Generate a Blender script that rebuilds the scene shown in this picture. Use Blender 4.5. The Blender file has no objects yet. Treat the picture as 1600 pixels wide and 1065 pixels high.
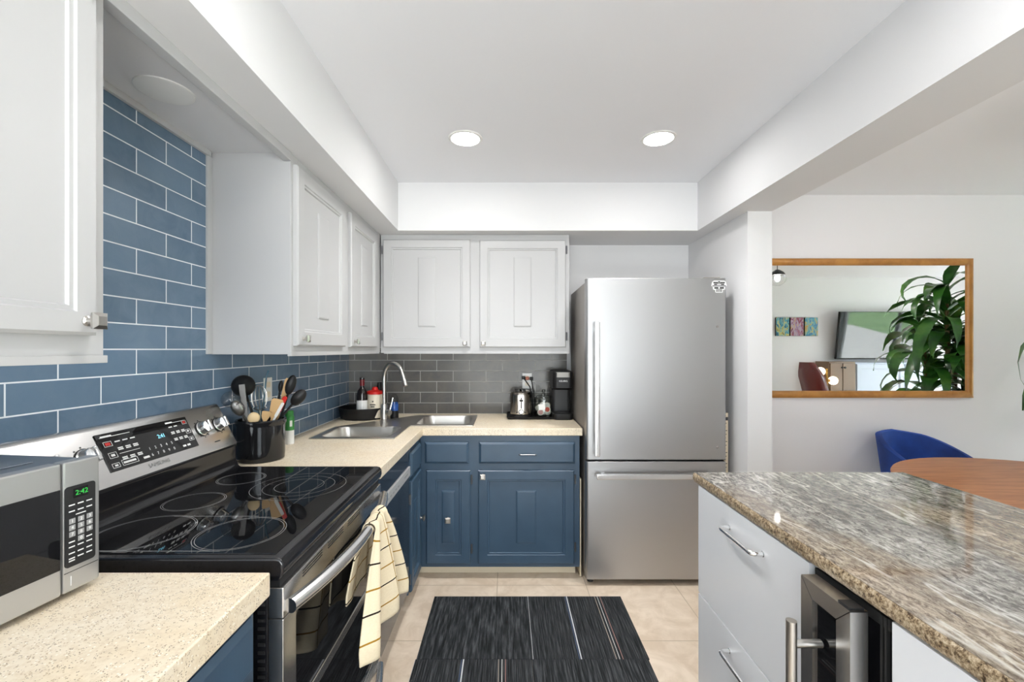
import bpy, bmesh, math, random
from mathutils import Vector, Matrix
S = bpy.context.scene
COL = S.collection
PI = math.pi

# ---------------------------------------------------------------- camera
cd = bpy.data.cameras.new('camera'); cam = bpy.data.objects.new('camera', cd); COL.objects.link(cam)
cam.location = (0, 0, 1.39); cam.rotation_euler = (PI/2, 0, 0)
cd.sensor_width = 36; cd.sensor_fit = 'HORIZONTAL'; cd.lens = 690/1600*36
cd.shift_x = 9/1600; cd.shift_y = 13.5/1600; cd.clip_start = .02; cd.clip_end = 200
S.camera = cam

# ---------------------------------------------------------------- world, view, daylight portals
S.view_settings.view_transform = 'Standard'; S.view_settings.look = 'None'
S.view_settings.gamma = 1; S.view_settings.use_curve_mapping = False
S.view_settings.exposure = 0.36
wd = bpy.data.worlds.new('sky'); S.world = wd; wd.use_nodes = True
wn = wd.node_tree.nodes; wl = wd.node_tree.links
bg = wn['Background']; SKY = 8.3
tc = wn.new('ShaderNodeTexCoord'); sx = wn.new('ShaderNodeSeparateXYZ'); rp = wn.new('ShaderNodeValToRGB')
wl.new(tc.outputs['Generated'], sx.inputs[0]); wl.new(sx.outputs['Z'], rp.inputs[0]); wl.new(rp.outputs[0], bg.inputs['Color'])
rp.color_ramp.elements[0].position = 0.0; rp.color_ramp.elements[0].color = (1.0, 1.0, .995, 1)      # added glow below the horizon, to lift the ceiling
rp.color_ramp.elements[1].position = .03; rp.color_ramp.elements[1].color = (.50, .53, .57, 1)       # hazy sky above it
mk = wn.new('ShaderNodeMath'); mk.operation = 'MULTIPLY_ADD'; mk.use_clamp = False        # sky boosted on the garden side to lift the left cabinets
mxx = wn.new('ShaderNodeMath'); mxx.operation = 'MAXIMUM'; mxx.inputs[1].default_value = 0
wl.new(sx.outputs['X'], mxx.inputs[0]); wl.new(mxx.outputs[0], mk.inputs[0]); mk.inputs[1].default_value = SKY*2.2; mk.inputs[2].default_value = SKY
wl.new(mk.outputs[0], bg.inputs['Strength'])
S.cycles.max_bounces = 12; S.cycles.diffuse_bounces = 8; S.cycles.glossy_bounces = 6
S.cycles.transparent_max_bounces = 16
S.cycles.sample_clamp_indirect = 6.0
S.cycles.use_denoising = True
DOWNLIGHT = 70.0            # radiance of the ceiling downlights' diffusers

sl = bpy.data.lights.new('sun', 'SUN'); sl.energy = 40; sl.angle = .02; so_ = bpy.data.objects.new('sun', sl); COL.objects.link(so_)
so_.rotation_euler = Vector((.55, -.45, -1)).to_track_quat('-Z', 'Y').to_euler()     # from over the roof, on the lawn and patio
def portal(loc, rot, sx_, sy_):
    l = bpy.data.lights.new('window_daylight', 'AREA'); l.shape = 'RECTANGLE'; l.size = sx_; l.size_y = sy_
    l.cycles.is_portal = True
    o = bpy.data.objects.new('window_daylight', l); COL.objects.link(o); o.location = loc; o.rotation_euler = rot
REAR = -2.4
RIGHTX = 7.5
portal((.15, REAR-.02, 1.10), (PI/2, 0, 0), 2.4, 2.1)            # made-up fill door behind the camera, shining along +Y
portal((RIGHTX+.02, 1.6, 1.07), (0, PI/2, 0), 2.1, 2.7)          # sliding door of the living room, shining along -X

# ---------------------------------------------------------------- helpers
W = {}
def inv(o): return W[o.name].inverted()

def thing(name, label, cat, loc=(0, 0, 0), group=None, rotz=0):
    o = bpy.data.objects.new(name, None); COL.objects.link(o); o.empty_display_size = .05
    o.location = loc; o.rotation_euler = (0, 0, rotz)
    W[o.name] = Matrix.Translation(loc) @ Matrix.Rotation(rotz, 4, 'Z')
    return tag(o, label, cat, group)
def tag(o, label=None, cat=None, group=None, kind=None):
    if label: o['label'] = label
    if cat: o['category'] = cat
    if group: o['group'] = group
    if kind: o['kind'] = kind
    return o

def frame(o, u, v):
    u = Vector(u).normalized(); v = Vector(v).normalized(); w = u.cross(v).normalized(); v = w.cross(u)
    M = Matrix((u, v, w)).transposed().to_4x4(); M.translation = Vector(o)
    return M
def F_left(x, y, z): return frame((x, y, z), (0, 1, 0), (0, 0, 1))       # faces +X, u = +Y
def F_back(x, y, z): return frame((x, y, z), (1, 0, 0), (0, 0, 1))       # faces -Y, u = +X
def F_isl(x, y, z): return frame((x, y, z), (0, -1, 0), (0, 0, 1))       # faces -X, u = -Y

def rrect(u0, u1, v0, v1, r, n=5):
    pts = []
    for cx, cy, a0 in ((u1-r, v1-r, 0), (u0+r, v1-r, PI/2), (u0+r, v0+r, PI), (u1-r, v0+r, 1.5*PI)):
        for k in range(n+1):
            a = a0 + PI/2*k/n
            pts.append((cx+r*math.cos(a), cy+r*math.sin(a)))
    return pts

class MB:
    def __init__(s, M=None): s.bm = bmesh.new(); s.M = M if M is not None else Matrix()
    def V(s, co): return s.bm.verts.new(s.M @ Vector(co))
    def box(s, x0, x1, y0, y1, z0, z1, b=0, seg=2):
        v = [s.V((x, y, z)) for x in (x0, x1) for y in (y0, y1) for z in (z0, z1)]
        fs = [s.bm.faces.new([v[i] for i in q]) for q in ((0,1,3,2),(4,6,7,5),(0,4,5,1),(2,3,7,6),(0,2,6,4),(1,5,7,3))]
        if b > 0:
            es = list({e for f in fs for e in f.edges})
            bmesh.ops.bevel(s.bm, geom=es, offset=b, segments=seg, profile=.5, affect='EDGES', clamp_overlap=True)
        return s
    def loft(s, loops, cap0=True, cap1=True, closed=True, ring=False):
        L = [[s.V(p) for p in lp] for lp in loops]
        n = len(L[0]); pairs = list(zip(L, L[1:]))
        if ring: pairs.append((L[-1], L[0]))
        for a, b in pairs:
            for i in range(n if closed else n-1):
                j = (i+1) % n
                try: s.bm.faces.new((a[i], a[j], b[j], b[i]))
                except ValueError: pass
        if not ring:
            if cap0: s.bm.faces.new(L[0][::-1])
            if cap1: s.bm.faces.new(L[-1])
        return s
    def rings(s, rs, back=True):
        """stack of rectangles (u0,u1,v0,v1,w): a panel profile"""
        return s.loft([[(a, c, w), (b, c, w), (b, d, w), (a, d, w)] for a, b, c, d, w in rs], cap0=back)
    def lathe(s, prof, c=(0, 0, 0), n=32, cap0=True, cap1=True, sy=1):
        loops = []
        for r, z in prof:
            loops.append([(c[0]+max(r, 1e-4)*math.cos(2*PI*k/n), c[1]+sy*max(r, 1e-4)*math.sin(2*PI*k/n), c[2]+z) for k in range(n)])
        return s.loft(loops, cap0, cap1)
    def tube(s, pts, r, n=10, cap=True, flat=1):
        P = [Vector(p) for p in pts]; m = len(P)
        R = r if isinstance(r, (list, tuple)) else [r]*m
        T = [(P[min(i+1, m-1)]-P[max(i-1, 0)]).normalized() for i in range(m)]
        up = Vector((0, 0, 1)) if abs(T[0].z) < .9 else Vector((1, 0, 0))
        a = T[0].cross(up).normalized(); loops = []
        for i in range(m):
            a = (a - T[i]*a.dot(T[i])).normalized(); b = T[i].cross(a)
            loops.append([P[i] + a*R[i]*math.cos(2*PI*k/n) + b*R[i]*flat*math.sin(2*PI*k/n) for k in range(n)])
        return s.loft(loops, cap, cap)
    def ellipsoid(s, c, rx, ry, rz, n=20, m=10, a0=-PI/2, a1=PI/2):
        loops = []
        for i in range(m+1):
            t = a0 + (a1-a0)*i/m; q = max(math.cos(t), 1e-3)
            loops.append([(c[0]+rx*q*math.cos(2*PI*k/n), c[1]+ry*q*math.sin(2*PI*k/n), c[2]+rz*math.sin(t)) for k in range(n)])
        return s.loft(loops)
    def prism(s, poly, z0, z1, b=0):
        """polygon in local xy, raised from z0 to z1"""
        return s.loft([[(p[0], p[1], z0) for p in poly], [(p[0], p[1], z1) for p in poly]])
    def grid(s, f, nu, nv, uv=None):
        """surface f(i/nu, j/nv)"""
        L = [[s.V(f(i/nu, j/nv)) for j in range(nv+1)] for i in range(nu+1)]
        lay = s.bm.loops.layers.uv.verify() if uv else None
        for i in range(nu):
            for j in range(nv):
                fc = s.bm.faces.new((L[i][j], L[i+1][j], L[i+1][j+1], L[i][j+1]))
                if uv:
                    for lp, (a, b) in zip(fc.loops, ((i, j), (i+1, j), (i+1, j+1), (i, j+1))):
                        lp[lay].uv = uv(a/nu, b/nv)
        return s
    def holed(s, outer, holes, z0, z1):
        """flat plate with holes: outer and holes are lists of (x, y)"""
        for z in (z0, z1):
            es = []
            for lp in [outer]+holes:
                vs = [s.V((p[0], p[1], z)) for p in lp]
                es += [s.bm.edges.new((vs[i], vs[(i+1) % len(vs)])) for i in range(len(vs))]
            bmesh.ops.triangle_fill(s.bm, use_beauty=True, use_dissolve=False, edges=es)
        for lp in [outer]+holes:
            s.loft([[(p[0], p[1], z0) for p in lp], [(p[0], p[1], z1) for p in lp]], False, False)
        bmesh.ops.remove_doubles(s.bm, verts=s.bm.verts[:], dist=1e-5)
        return s
    def text(s, body, size, M, align='CENTER', ext=.0004):
        cu = bpy.data.curves.new('t', 'FONT'); cu.body = body; cu.size = size; cu.align_x = align; cu.align_y = 'CENTER'; cu.extrude = ext
        ob = bpy.data.objects.new('t', cu); me = bpy.data.meshes.new_from_object(ob)
        me.transform(s.M @ M); s.bm.from_mesh(me)
        bpy.data.objects.remove(ob); bpy.data.curves.remove(cu); bpy.data.meshes.remove(me)
        return s
    def build(s, name, m, parent=None, smooth=35, label=None, recalc=True, bevel=0):
        if recalc: bmesh.ops.recalc_face_normals(s.bm, faces=s.bm.faces[:])
        me = bpy.data.meshes.new(name)
        o = bpy.data.objects.new(name, me); COL.objects.link(o)
        if parent is not None:
            s.bm.transform(inv(parent)); o.parent = parent; W[o.name] = W[parent.name].copy()
        else: W[o.name] = Matrix()
        s.bm.to_mesh(me); s.bm.free()
        if m: me.materials.append(m)
        if smooth:
            me.shade_smooth(); me.set_sharp_from_angle(angle=math.radians(smooth))
        if not bevel and smooth and smooth < 60:
            wn_ = o.modifiers.new('normals', 'WEIGHTED_NORMAL'); wn_.keep_sharp = True
        if bevel:
            bv = o.modifiers.new('bevel', 'BEVEL'); bv.width = bevel; bv.segments = 2; bv.limit_method = 'ANGLE'; bv.angle_limit = math.radians(40); bv.harden_normals = True
        if label: o['label'] = label
        return o
    def thing(s, name, m, label, cat, group=None, **k):
        """a thing that is one mesh: origin at its base centre"""
        vs = [v.co for v in s.bm.verts]
        c = Vector(((min(v.x for v in vs)+max(v.x for v in vs))/2, (min(v.y for v in vs)+max(v.y for v in vs))/2, min(v.z for v in vs)))
        s.bm.transform(Matrix.Translation(-c)); o = s.build(name, m, **k); o.location = c; W[o.name] = Matrix.Translation(c)
        return tag(o, label, cat, group)
def struct(name, mb, m, parent=None, smooth=30):
    o = mb.build(name, m, parent, smooth)
    if parent is None: o['kind'] = 'structure'
    return o

# ---------------------------------------------------------------- materials
def srgb(r, g, b):
    f = lambda c: (c/255/12.92) if c/255 <= .04045 else ((c/255+.055)/1.055)**2.4
    return (f(r), f(g), f(b), 1)
class Mat:
    def __init__(s, name, col=(.8, .8, .8, 1), rough=.5, metal=0, **k):
        s.m = bpy.data.materials.new(name); s.m.use_nodes = True
        s.t = s.m.node_tree; s.n = s.t.nodes; s.b = s.n['Principled BSDF']
        s.b.inputs['Base Color'].default_value = col if len(col) == 4 else (*col, 1)
        s.b.inputs['Roughness'].default_value = rough; s.b.inputs['Metallic'].default_value = metal
        for a, v in k.items(): s.b.inputs[a.replace('_', ' ')].default_value = v
    def N(s, typ, **k):
        n = s.n.new(typ)
        for a, v in k.items():
            if a in n.inputs.keys() if hasattr(n.inputs, 'keys') else False: n.inputs[a].default_value = v
            else: setattr(n, a, v)
        return n
    def L(s, a, b): s.t.links.new(a, b)
    def coord(s, kind='Object', scale=(1, 1, 1), loc=(0, 0, 0), rot=(0, 0, 0)):
        if kind == 'World':
            o = s.n.new('ShaderNodeNewGeometry').outputs['Position']
        else:
            o = s.n.new('ShaderNodeTexCoord').outputs[kind]
        mp = s.n.new('ShaderNodeMapping'); mp.inputs['Scale'].default_value = scale; mp.inputs['Location'].default_value = loc; mp.inputs['Rotation'].default_value = rot
        s.L(o, mp.inputs[0]); return mp.outputs[0]
    def noise(s, vec, scale, detail=4, rough=.5, dist=0):
        n = s.n.new('ShaderNodeTexNoise'); n.inputs['Scale'].default_value = scale; n.inputs['Detail'].default_value = detail
        n.inputs['Roughness'].default_value = rough; n.inputs['Distortion'].default_value = dist
        s.L(vec, n.inputs['Vector']); return n.outputs['Fac']
    def ramp(s, fac, *stops):
        r = s.n.new('ShaderNodeValToRGB'); e = r.color_ramp.elements
        while len(e) < len(stops): e.new(.5)
        for k, (p, c) in enumerate(stops): e[k].position = p; e[k].color = c if len(c) == 4 else (*c, 1)
        s.L(fac, r.inputs[0]); return r.outputs[0]
    def mix(s, fac, a, b, mode='MIX'):
        n = s.n.new('ShaderNodeMix'); n.data_type = 'RGBA'; n.blend_type = mode
        for sock, val in ((n.inputs[0], fac), (n.inputs[6], a), (n.inputs[7], b)):
            if hasattr(val, 'links') or hasattr(val, 'is_linked'): s.L(val, sock)
            else: sock.default_value = val
        return n.outputs[2]
    def bump(s, h, strength=.2, dist=.002):
        b = s.n.new('ShaderNodeBump'); b.inputs['Strength'].default_value = strength; b.inputs['Distance'].default_value = dist
        s.L(h, b.inputs['Height']); s.L(b.outputs[0], s.b.inputs['Normal'])
    def col(s, sock): s.L(sock, s.b.inputs['Base Color'])
    def rough(s, sock): s.L(sock, s.b.inputs['Roughness'])
M = {}
def simple(key, col, rough=.5, metal=0, **k):
    M[key] = Mat(key, col, rough, metal, **k).m
# walls with a faint plaster texture
for key, c in (('wall_paint', (.70, .70, .71)), ('ceiling_paint', (.80, .81, .84)), ('dining_paint', (.76, .75, .775))):
    a = Mat(key, (*c, 1), .75); a.bump(a.noise(a.coord('World'), 160, 3), .05, .001); M[key] = a.m
a = Mat('white_cabinet_paint', (.47, .47, .475, 1), .38); a.bump(a.noise(a.coord('World', (1, 1, .06)), 220, 2), .05, .001); M['white_cab'] = a.m
a = Mat('blue_cabinet_paint', (.034, .074, .128, 1), .38)
v = a.coord('World', (1, 1, .08)); a.bump(a.noise(v, 200, 2), .06, .001)
a.col(a.ramp(a.noise(a.coord('World'), 9, 4), (.3, (.034, .070, .116)), (.75, (.042, .083, .134)))); M['blue_cab'] = a.m

def tile_mat(key, axis, off, c1, c2, grout, mott, spec=.5):
    a = Mat(key, c1, .16); a.b.inputs['Specular IOR Level'].default_value = spec
    g = a.n.new('ShaderNodeNewGeometry'); sp = a.n.new('ShaderNodeSeparateXYZ'); a.L(g.outputs['Position'], sp.inputs[0])
    su = a.N('ShaderNodeMath', operation='SUBTRACT'); a.L(sp.outputs[axis], su.inputs[0]); su.inputs[1].default_value = off
    sv = a.N('ShaderNodeMath', operation='SUBTRACT'); a.L(sp.outputs[2], sv.inputs[0]); sv.inputs[1].default_value = .914
    cb = a.n.new('ShaderNodeCombineXYZ'); a.L(su.outputs[0], cb.inputs[0]); a.L(sv.outputs[0], cb.inputs[1])
    br = a.n.new('ShaderNodeTexBrick'); a.L(cb.outputs[0], br.inputs['Vector'])
    br.offset = .5; br.offset_frequency = 2
    for k, val in (('Scale', 1), ('Mortar Size', .0021), ('Mortar Smooth', .15), ('Bias', 0), ('Brick Width', .245), ('Row Height', .0795)): br.inputs[k].default_value = val
    br.inputs['Color1'].default_value = c1; br.inputs['Color2'].default_value = c2; br.inputs['Mortar'].default_value = grout
    w = a.coord('World', (1, 1, 1))
    nz = a.noise(w, 11, 5, .6, .8)
    mt = a.mix(a.ramp(nz, (.35, (0, 0, 0)), (.72, (.55, .55, .55))), br.outputs['Color'], mott)
    a.col(a.mix(br.outputs['Fac'], mt, grout))
    rr = a.N('ShaderNodeMapRange'); a.L(br.outputs['Fac'], rr.inputs[0]); rr.inputs[3].default_value = .16; rr.inputs[4].default_value = .8; a.rough(rr.outputs[0])
    h = a.N('ShaderNodeMath', operation='MULTIPLY_ADD'); a.L(br.outputs['Fac'], h.inputs[0]); h.inputs[1].default_value = -1.0
    n2 = a.noise(w, 16, 2); a.L(n2, h.inputs[2])
    a.bump(h.outputs[0], .5, .0016)
    M[key] = a.m
tile_mat('tile_blue_lit', 1, 1.522-.1225, srgb(87, 110, 133), srgb(102, 125, 148), srgb(225, 230, 236), srgb(114, 134, 154))  # one tile type; bluish daylight of the left wall is put in the colour
tile_mat('tile_grey_lit', 0, -1.008-.1225, srgb(92, 92, 92), srgb(106, 105, 103), srgb(186, 185, 182), srgb(124, 118, 110), .22)  # same tile, with the back wall's neutral light put in its colour

a = Mat('floor_tile', srgb(214, 196, 174), .35)
g = a.coord('World', loc=(.053-.524*10, -2.606+.497*20, 0))
br = a.n.new('ShaderNodeTexBrick'); a.L(g, br.inputs['Vector']); br.offset = 0; br.offset_frequency = 1
for k, val in (('Scale', 1), ('Mortar Size', .0028), ('Mortar Smooth', .1), ('Bias', 0), ('Brick Width', .524), ('Row Height', .497)): br.inputs[k].default_value = val
br.inputs['Color1'].default_value = srgb(222, 206, 187); br.inputs['Color2'].default_value = srgb(216, 200, 181)
mt = a.mix(a.ramp(a.noise(a.coord('World'), 7, 7, .65, .6), (.38, (0, 0, 0)), (.62, (.9, .9, .9))), br.outputs['Color'], srgb(198, 179, 157))
a.col(a.mix(br.outputs['Fac'], mt, srgb(178, 161, 140)))
h = a.N('ShaderNodeMath', operation='MULTIPLY'); a.L(br.outputs['Fac'], h.inputs[0]); h.inputs[1].default_value = -1; a.bump(h.outputs[0], .4, .002)
M['floor_tile'] = a.m

a = Mat('speckled_laminate', srgb(232, 218, 194), .34)
w = a.coord('World')
c = a.mix(a.ramp(a.noise(w, 5, 5, .6), (.4, (0, 0, 0)), (.65, (1, 1, 1))), srgb(234, 222, 201), srgb(230, 214, 186))
c = a.mix(a.ramp(a.noise(w, 110, 3, .6), (.45, (0, 0, 0)), (.7, (.7, .7, .7))), c, srgb(214, 196, 168))
def specks(c, scale, th, gate_scale, gate, colr):
    vo = a.n.new('ShaderNodeTexVoronoi'); vo.inputs['Scale'].default_value = scale; a.L(w, vo.inputs['Vector'])
    lt = a.N('ShaderNodeMath', operation='LESS_THAN'); a.L(vo.outputs['Distance'], lt.inputs[0]); lt.inputs[1].default_value = th
    sel = a.N('ShaderNodeMath', operation='GREATER_THAN'); a.L(a.noise(w, gate_scale, 1), sel.inputs[0]); sel.inputs[1].default_value = gate
    mu = a.N('ShaderNodeMath', operation='MULTIPLY'); a.L(lt.outputs[0], mu.inputs[0]); a.L(sel.outputs[0], mu.inputs[1])
    return a.mix(mu.outputs[0], c, colr)
c = specks(c, 210, .27, 60, .50, srgb(190, 168, 138))
c = specks(c, 300, .30, 90, .56, srgb(140, 120, 98))
c = specks(c, 120, .2, 30, .5, srgb(246, 238, 224))
a.col(c); M['laminate'] = a.m

a = Mat('streaked_granite', (.4, .38, .35, 1), .05)
w = a.coord('World', (1, .42, 1), rot=(0, 0, .07))
base = a.ramp(a.noise(w, 78, 8, .76, .7), (.35, srgb(62, 58, 55)), (.45, srgb(118, 114, 109)), (.53, srgb(164, 160, 154)), (.64, srgb(200, 196, 189)))
brn = a.ramp(a.noise(w, 84, 8, .78, .7), (.35, srgb(74, 60, 50)), (.45, srgb(134, 120, 105)), (.55, srgb(182, 168, 150)), (.67, srgb(210, 199, 183)))
zone = a.ramp(a.noise(a.coord('World', (1, .5, 1), loc=(.3, .2, 0)), 3.4, 4), (.46, (0, 0, 0)), (.60, (1, 1, 1)))
c = a.mix(zone, base, brn)
drift = a.ramp(a.noise(a.coord('World', (1, .22, 1), rot=(0, 0, .1)), 11, 5, .6, .6), (.35, (.50, .50, .50)), (.6, (.86, .86, .86)))
c = a.mix(1.0, c, drift, 'MULTIPLY')
vein = a.ramp(a.noise(a.coord('World', (1, .16, 1), rot=(0, 0, .1)), 6, 4, .55, .5), (.487, (0, 0, 0)), (.5, (.55, .55, .55)), (.513, (0, 0, 0)))
c = a.mix(vein, c, srgb(222, 218, 210))
a.col(c); M['granite'] = a.m
a = Mat('rough_granite_edge', (.4, .38, .35, 1), .28)
w = a.coord('World')
c = a.ramp(a.noise(w, 120, 6, .8), (.38, srgb(48, 36, 26)), (.46, srgb(128, 106, 80)), (.55, srgb(190, 170, 140)), (.68, srgb(222, 208, 186)))
a.col(c); a.bump(a.noise(w, 70, 3), .5, .003); M['granite_edge'] = a.m

def brushed(key, col, rough, sc=(1, 1, 1), st=.03, metal=1.0):
    a = Mat(key, (*col, 1), rough, metal)
    a.bump(a.noise(a.coord('World', sc), 300, 2), st, .001); M[key] = a.m
brushed('steel', (.62, .61, .60), .26, (.02, .02, 1))
brushed('fridge_steel', (.45, .45, .455), .40, (1, 1, .02), .03)
brushed('sink_steel', (.68, .65, .61), .32, (.05, 1, 1))
brushed('nickel', (.60, .58, .55), .28)
brushed('bright_steel', (.78, .78, .78), .22, (.02, .02, 1))
simple('chrome', (.85, .85, .85, 1), .08, 1)
simple('toaster_chrome', (.30, .275, .245, 1), .16, 1)
simple('dark_steel', (.15, .145, .14, 1), .5, .6)
simple('strip_silver', (.50, .50, .50, 1), .4, .3)
simple('band_silver', (.34, .33, .31, 1), .5, .3)
simple('wire_steel', (.42, .41, .40, 1), .3, 1)
simple('hinge_steel', (.16, .16, .17, 1), .4, .8)
simple('fridge_side', srgb(150, 145, 140), .42, .3)
simple('microwave_silver', (.52, .52, .52, 1), .34, .75)
simple('microwave_top', srgb(112, 120, 130), .3, .4)
simple('black_glass', (.006, .006, .007, 1), .03)
simple('cooktop_glass', (.005, .005, .006, 1), .02)
simple('black_gloss', (.010, .010, .012, 1), .12)
simple('black_plastic', (.010, .010, .0105, 1), .42, Specular_IOR_Level=.28)
simple('dark_plastic', (.022, .022, .023, 1), .4, Specular_IOR_Level=.3)
simple('black_rubber', (.012, .012, .012, 1), .6)
simple('ring_print', (.34, .34, .34, 1), .3)
simple('white_print', (.80, .80, .80, 1), .5)
simple('grey_print', (.30, .30, .30, 1), .5)
simple('dark_print', (.03, .03, .03, 1), .5)
simple('dishwasher_dark', srgb(30, 38, 50), .10)
simple('white_plastic', (.78, .78, .76, 1), .35)
simple('cream_plastic', srgb(226, 216, 196), .4)
simple('white_lacquer', srgb(240, 241, 244), .30)
simple('toe_kick', srgb(226, 212, 186), .5)
simple('dark_gap', (.01, .01, .01, 1), .8)
simple('crock', (.010, .010, .011, 1), .09)
simple('wood_light', srgb(205, 168, 118), .55)
simple('wood_pale', srgb(225, 198, 155), .55)
simple('red_plastic', srgb(200, 30, 24), .4)
simple('green_can', srgb(50, 130, 60), .4)
simple('teal', srgb(20, 80, 100), .4)
simple('copper_foil', srgb(170, 90, 60), .4)
simple('pod_pink', srgb(214, 160, 160), .5)
simple('pod_red', srgb(190, 60, 40), .5)
simple('pod_ring', srgb(232, 226, 214), .4)
simple('blue_soap', srgb(40, 80, 150), .2)
simple('bottle_glass', (.012, .008, .008, 1), .08)
simple('wine_foil', srgb(110, 20, 30), .35)
simple('brass', srgb(160, 120, 60), .3, 1)
simple('bronze_cabinet', srgb(120, 96, 74), .35)
simple('grey_cabinet', srgb(190, 200, 214), .45)
simple('tv_screen', (.012, .018, .020, 1), .03, IOR=1.6)
simple('board_beige', srgb(222, 208, 180), .6)
simple('pot', srgb(70, 68, 66), .5)
simple('stem', srgb(120, 98, 66), .7)
simple('opal_off', (.85, .83, .78, 1), .2)
simple('mirror_glass', (.92, .93, .93, 1), .0, 1)
simple('patio', srgb(190, 188, 184), .8)
def emis(key, col, st):
    a = Mat(key, (0, 0, 0, 1), .5); a.b.inputs['Emission Color'].default_value = col; a.b.inputs['Emission Strength'].default_value = st; M[key] = a.m
emis('downlight_glow', (1, .985, .96, 1), DOWNLIGHT)
emis('lamp_glow', (1, .84, .62, 1), 3.5)
emis('pendant_glow', (1, .95, .88, 1), 320)
emis('green_led', (.06, .9, .12, 1), .6)
emis('cyan_led', (.25, .75, 1.0, 1), 1.5)
def glass(key, tint=(1, 1, 1, 1), ior=1.45):
    m = bpy.data.materials.new(key); m.use_nodes = True; t = m.node_tree; t.nodes.clear()
    o = t.nodes.new('ShaderNodeOutputMaterial'); mx = t.nodes.new('ShaderNodeMixShader'); tr = t.nodes.new('ShaderNodeBsdfTransparent'); gl = t.nodes.new('ShaderNodeBsdfGlossy')
    fr = t.nodes.new('ShaderNodeFresnel'); ge = t.nodes.new('ShaderNodeNewGeometry'); mr = t.nodes.new('ShaderNodeMapRange'); mr.inputs[3].default_value = ior; mr.inputs[4].default_value = 1/ior; t.links.new(ge.outputs['Backfacing'], mr.inputs[0]); t.links.new(mr.outputs[0], fr.inputs[0]); gl.inputs['Roughness'].default_value = .02; tr.inputs[0].default_value = tint
    t.links.new(fr.outputs[0], mx.inputs[0]); t.links.new(tr.outputs[0], mx.inputs[1]); t.links.new(gl.outputs[0], mx.inputs[2]); t.links.new(mx.outputs[0], o.inputs[0])
    M[key] = m
glass('clear_glass'); glass('jar_glass', (.90, .92, .91, 1), 1.65); glass('lid_glass', (.72, .73, .72, 1), 1.7); glass('smoke_plastic', (.82, .82, .82, 1)); glass('door_glass', (.95, .97, .97, 1))

a = Mat('charcoal_carpet', (.03, .03, .032, 1), .95)
a.b.inputs['Specular IOR Level'].default_value = .1
uvc = a.n.new('ShaderNodeTexCoord').outputs['UV']
sp = a.n.new('ShaderNodeSeparateXYZ'); a.L(uvc, sp.inputs[0])
mp = a.n.new('ShaderNodeMapping'); mp.inputs['Scale'].default_value = (1, .02, 1); a.L(uvc, mp.inputs[0])
c = a.ramp(a.noise(mp.outputs[0], 150, 3, .6), (.36, srgb(30, 31, 32)), (.5, srgb(50, 52, 54)), (.66, srgb(84, 86, 89)))
c = a.mix(a.ramp(a.noise(uvc, 420, 2), (.4, (0, 0, 0)), (.7, (.5, .5, .5))), c, srgb(30, 31, 33))
def stripe(c, pos, wid, colr):
    d = a.N('ShaderNodeMath', operation='SUBTRACT'); a.L(sp.outputs[0], d.inputs[0]); d.inputs[1].default_value = pos
    e = a.N('ShaderNodeMath', operation='ABSOLUTE'); a.L(d.outputs[0], e.inputs[0])
    f = a.N('ShaderNodeMath', operation='LESS_THAN'); a.L(e.outputs[0], f.inputs[0]); f.inputs[1].default_value = wid
    return a.mix(f.outputs[0], c, colr)
for pos, wid, cc in ((.415, .005, srgb(190, 192, 196)), (.40, .003, srgb(70, 84, 110)), (.70, .003, srgb(160, 150, 140)), (.727, .003, srgb(190, 190, 188)), (.755, .0025, srgb(166, 128, 122)), (.02, .004, srgb(180, 180, 185))):
    c = stripe(c, pos, wid, cc)
a.col(c)
wv = a.n.new('ShaderNodeTexWave'); wv.inputs['Scale'].default_value = 15; a.L(uvc, wv.inputs['Vector'])
a.bump(wv.outputs['Fac'], .6, .004); M['carpet'] = a.m

def wood(key, c1, c2, sc, axis_scale):
    a = Mat(key, c1, .38)
    n = a.noise(a.coord('Object', axis_scale), sc, 6, .6, .4)
    a.col(a.ramp(n, (.35, c1), (.65, c2))); M[key] = a.m
wood('table_wood', srgb(150, 92, 52), srgb(186, 124, 78), 10, (.5, 6, 1))
wood('frame_wood', srgb(156, 104, 46), srgb(186, 132, 66), 8, (1, 1, 1))
a = Mat('blue_velvet', srgb(14, 52, 130), .75); a.b.inputs['Sheen Weight'].default_value = .5; a.b.inputs['Sheen Tint'].default_value = srgb(60, 110, 220)
a.col(a.ramp(a.noise(a.coord('Object'), 6, 3), (.35, srgb(10, 38, 100)), (.7, srgb(20, 66, 152)))); M['velvet'] = a.m
a = Mat('red_leather', srgb(96, 30, 24), .28); a.bump(a.noise(a.coord('Object'), 90, 3), .1, .002); M['leather'] = a.m
a = Mat('plant_leaf', srgb(52, 104, 40), .32); a.b.inputs['Specular IOR Level'].default_value = .5
a.col(a.ramp(a.noise(a.coord('Object'), 5, 4, .6), (.35, srgb(30, 74, 28)), (.52, srgb(56, 112, 40)), (.68, srgb(92, 140, 54)), (.78, srgb(150, 150, 80)))); M['leaf'] = a.m
a = Mat('lawn_grass', srgb(96, 120, 80), .9); a.col(a.ramp(a.noise(a.coord('World'), 2, 6), (.3, srgb(92, 124, 76)), (.7, srgb(134, 160, 112)))); M['lawn'] = a.m
a = Mat('hedge_leaf', srgb(40, 80, 40), .8); a.col(a.ramp(a.noise(a.coord('World'), 3, 6), (.3, srgb(30, 62, 44)), (.7, srgb(84, 116, 92)))); M['hedge'] = a.m
def art(key, seed, cols):
    a = Mat(key, (.5, .5, .5, 1), .5)
    n = a.noise(a.coord('World', (1, 1, .5), loc=(seed, seed, 0)), 13, 5, .6, 2.0)
    a.col(a.ramp(n, *[(.30+.40*k/(len(cols)-1), srgb(*c)) for k, c in enumerate(cols)])); M[key] = a.m
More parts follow.
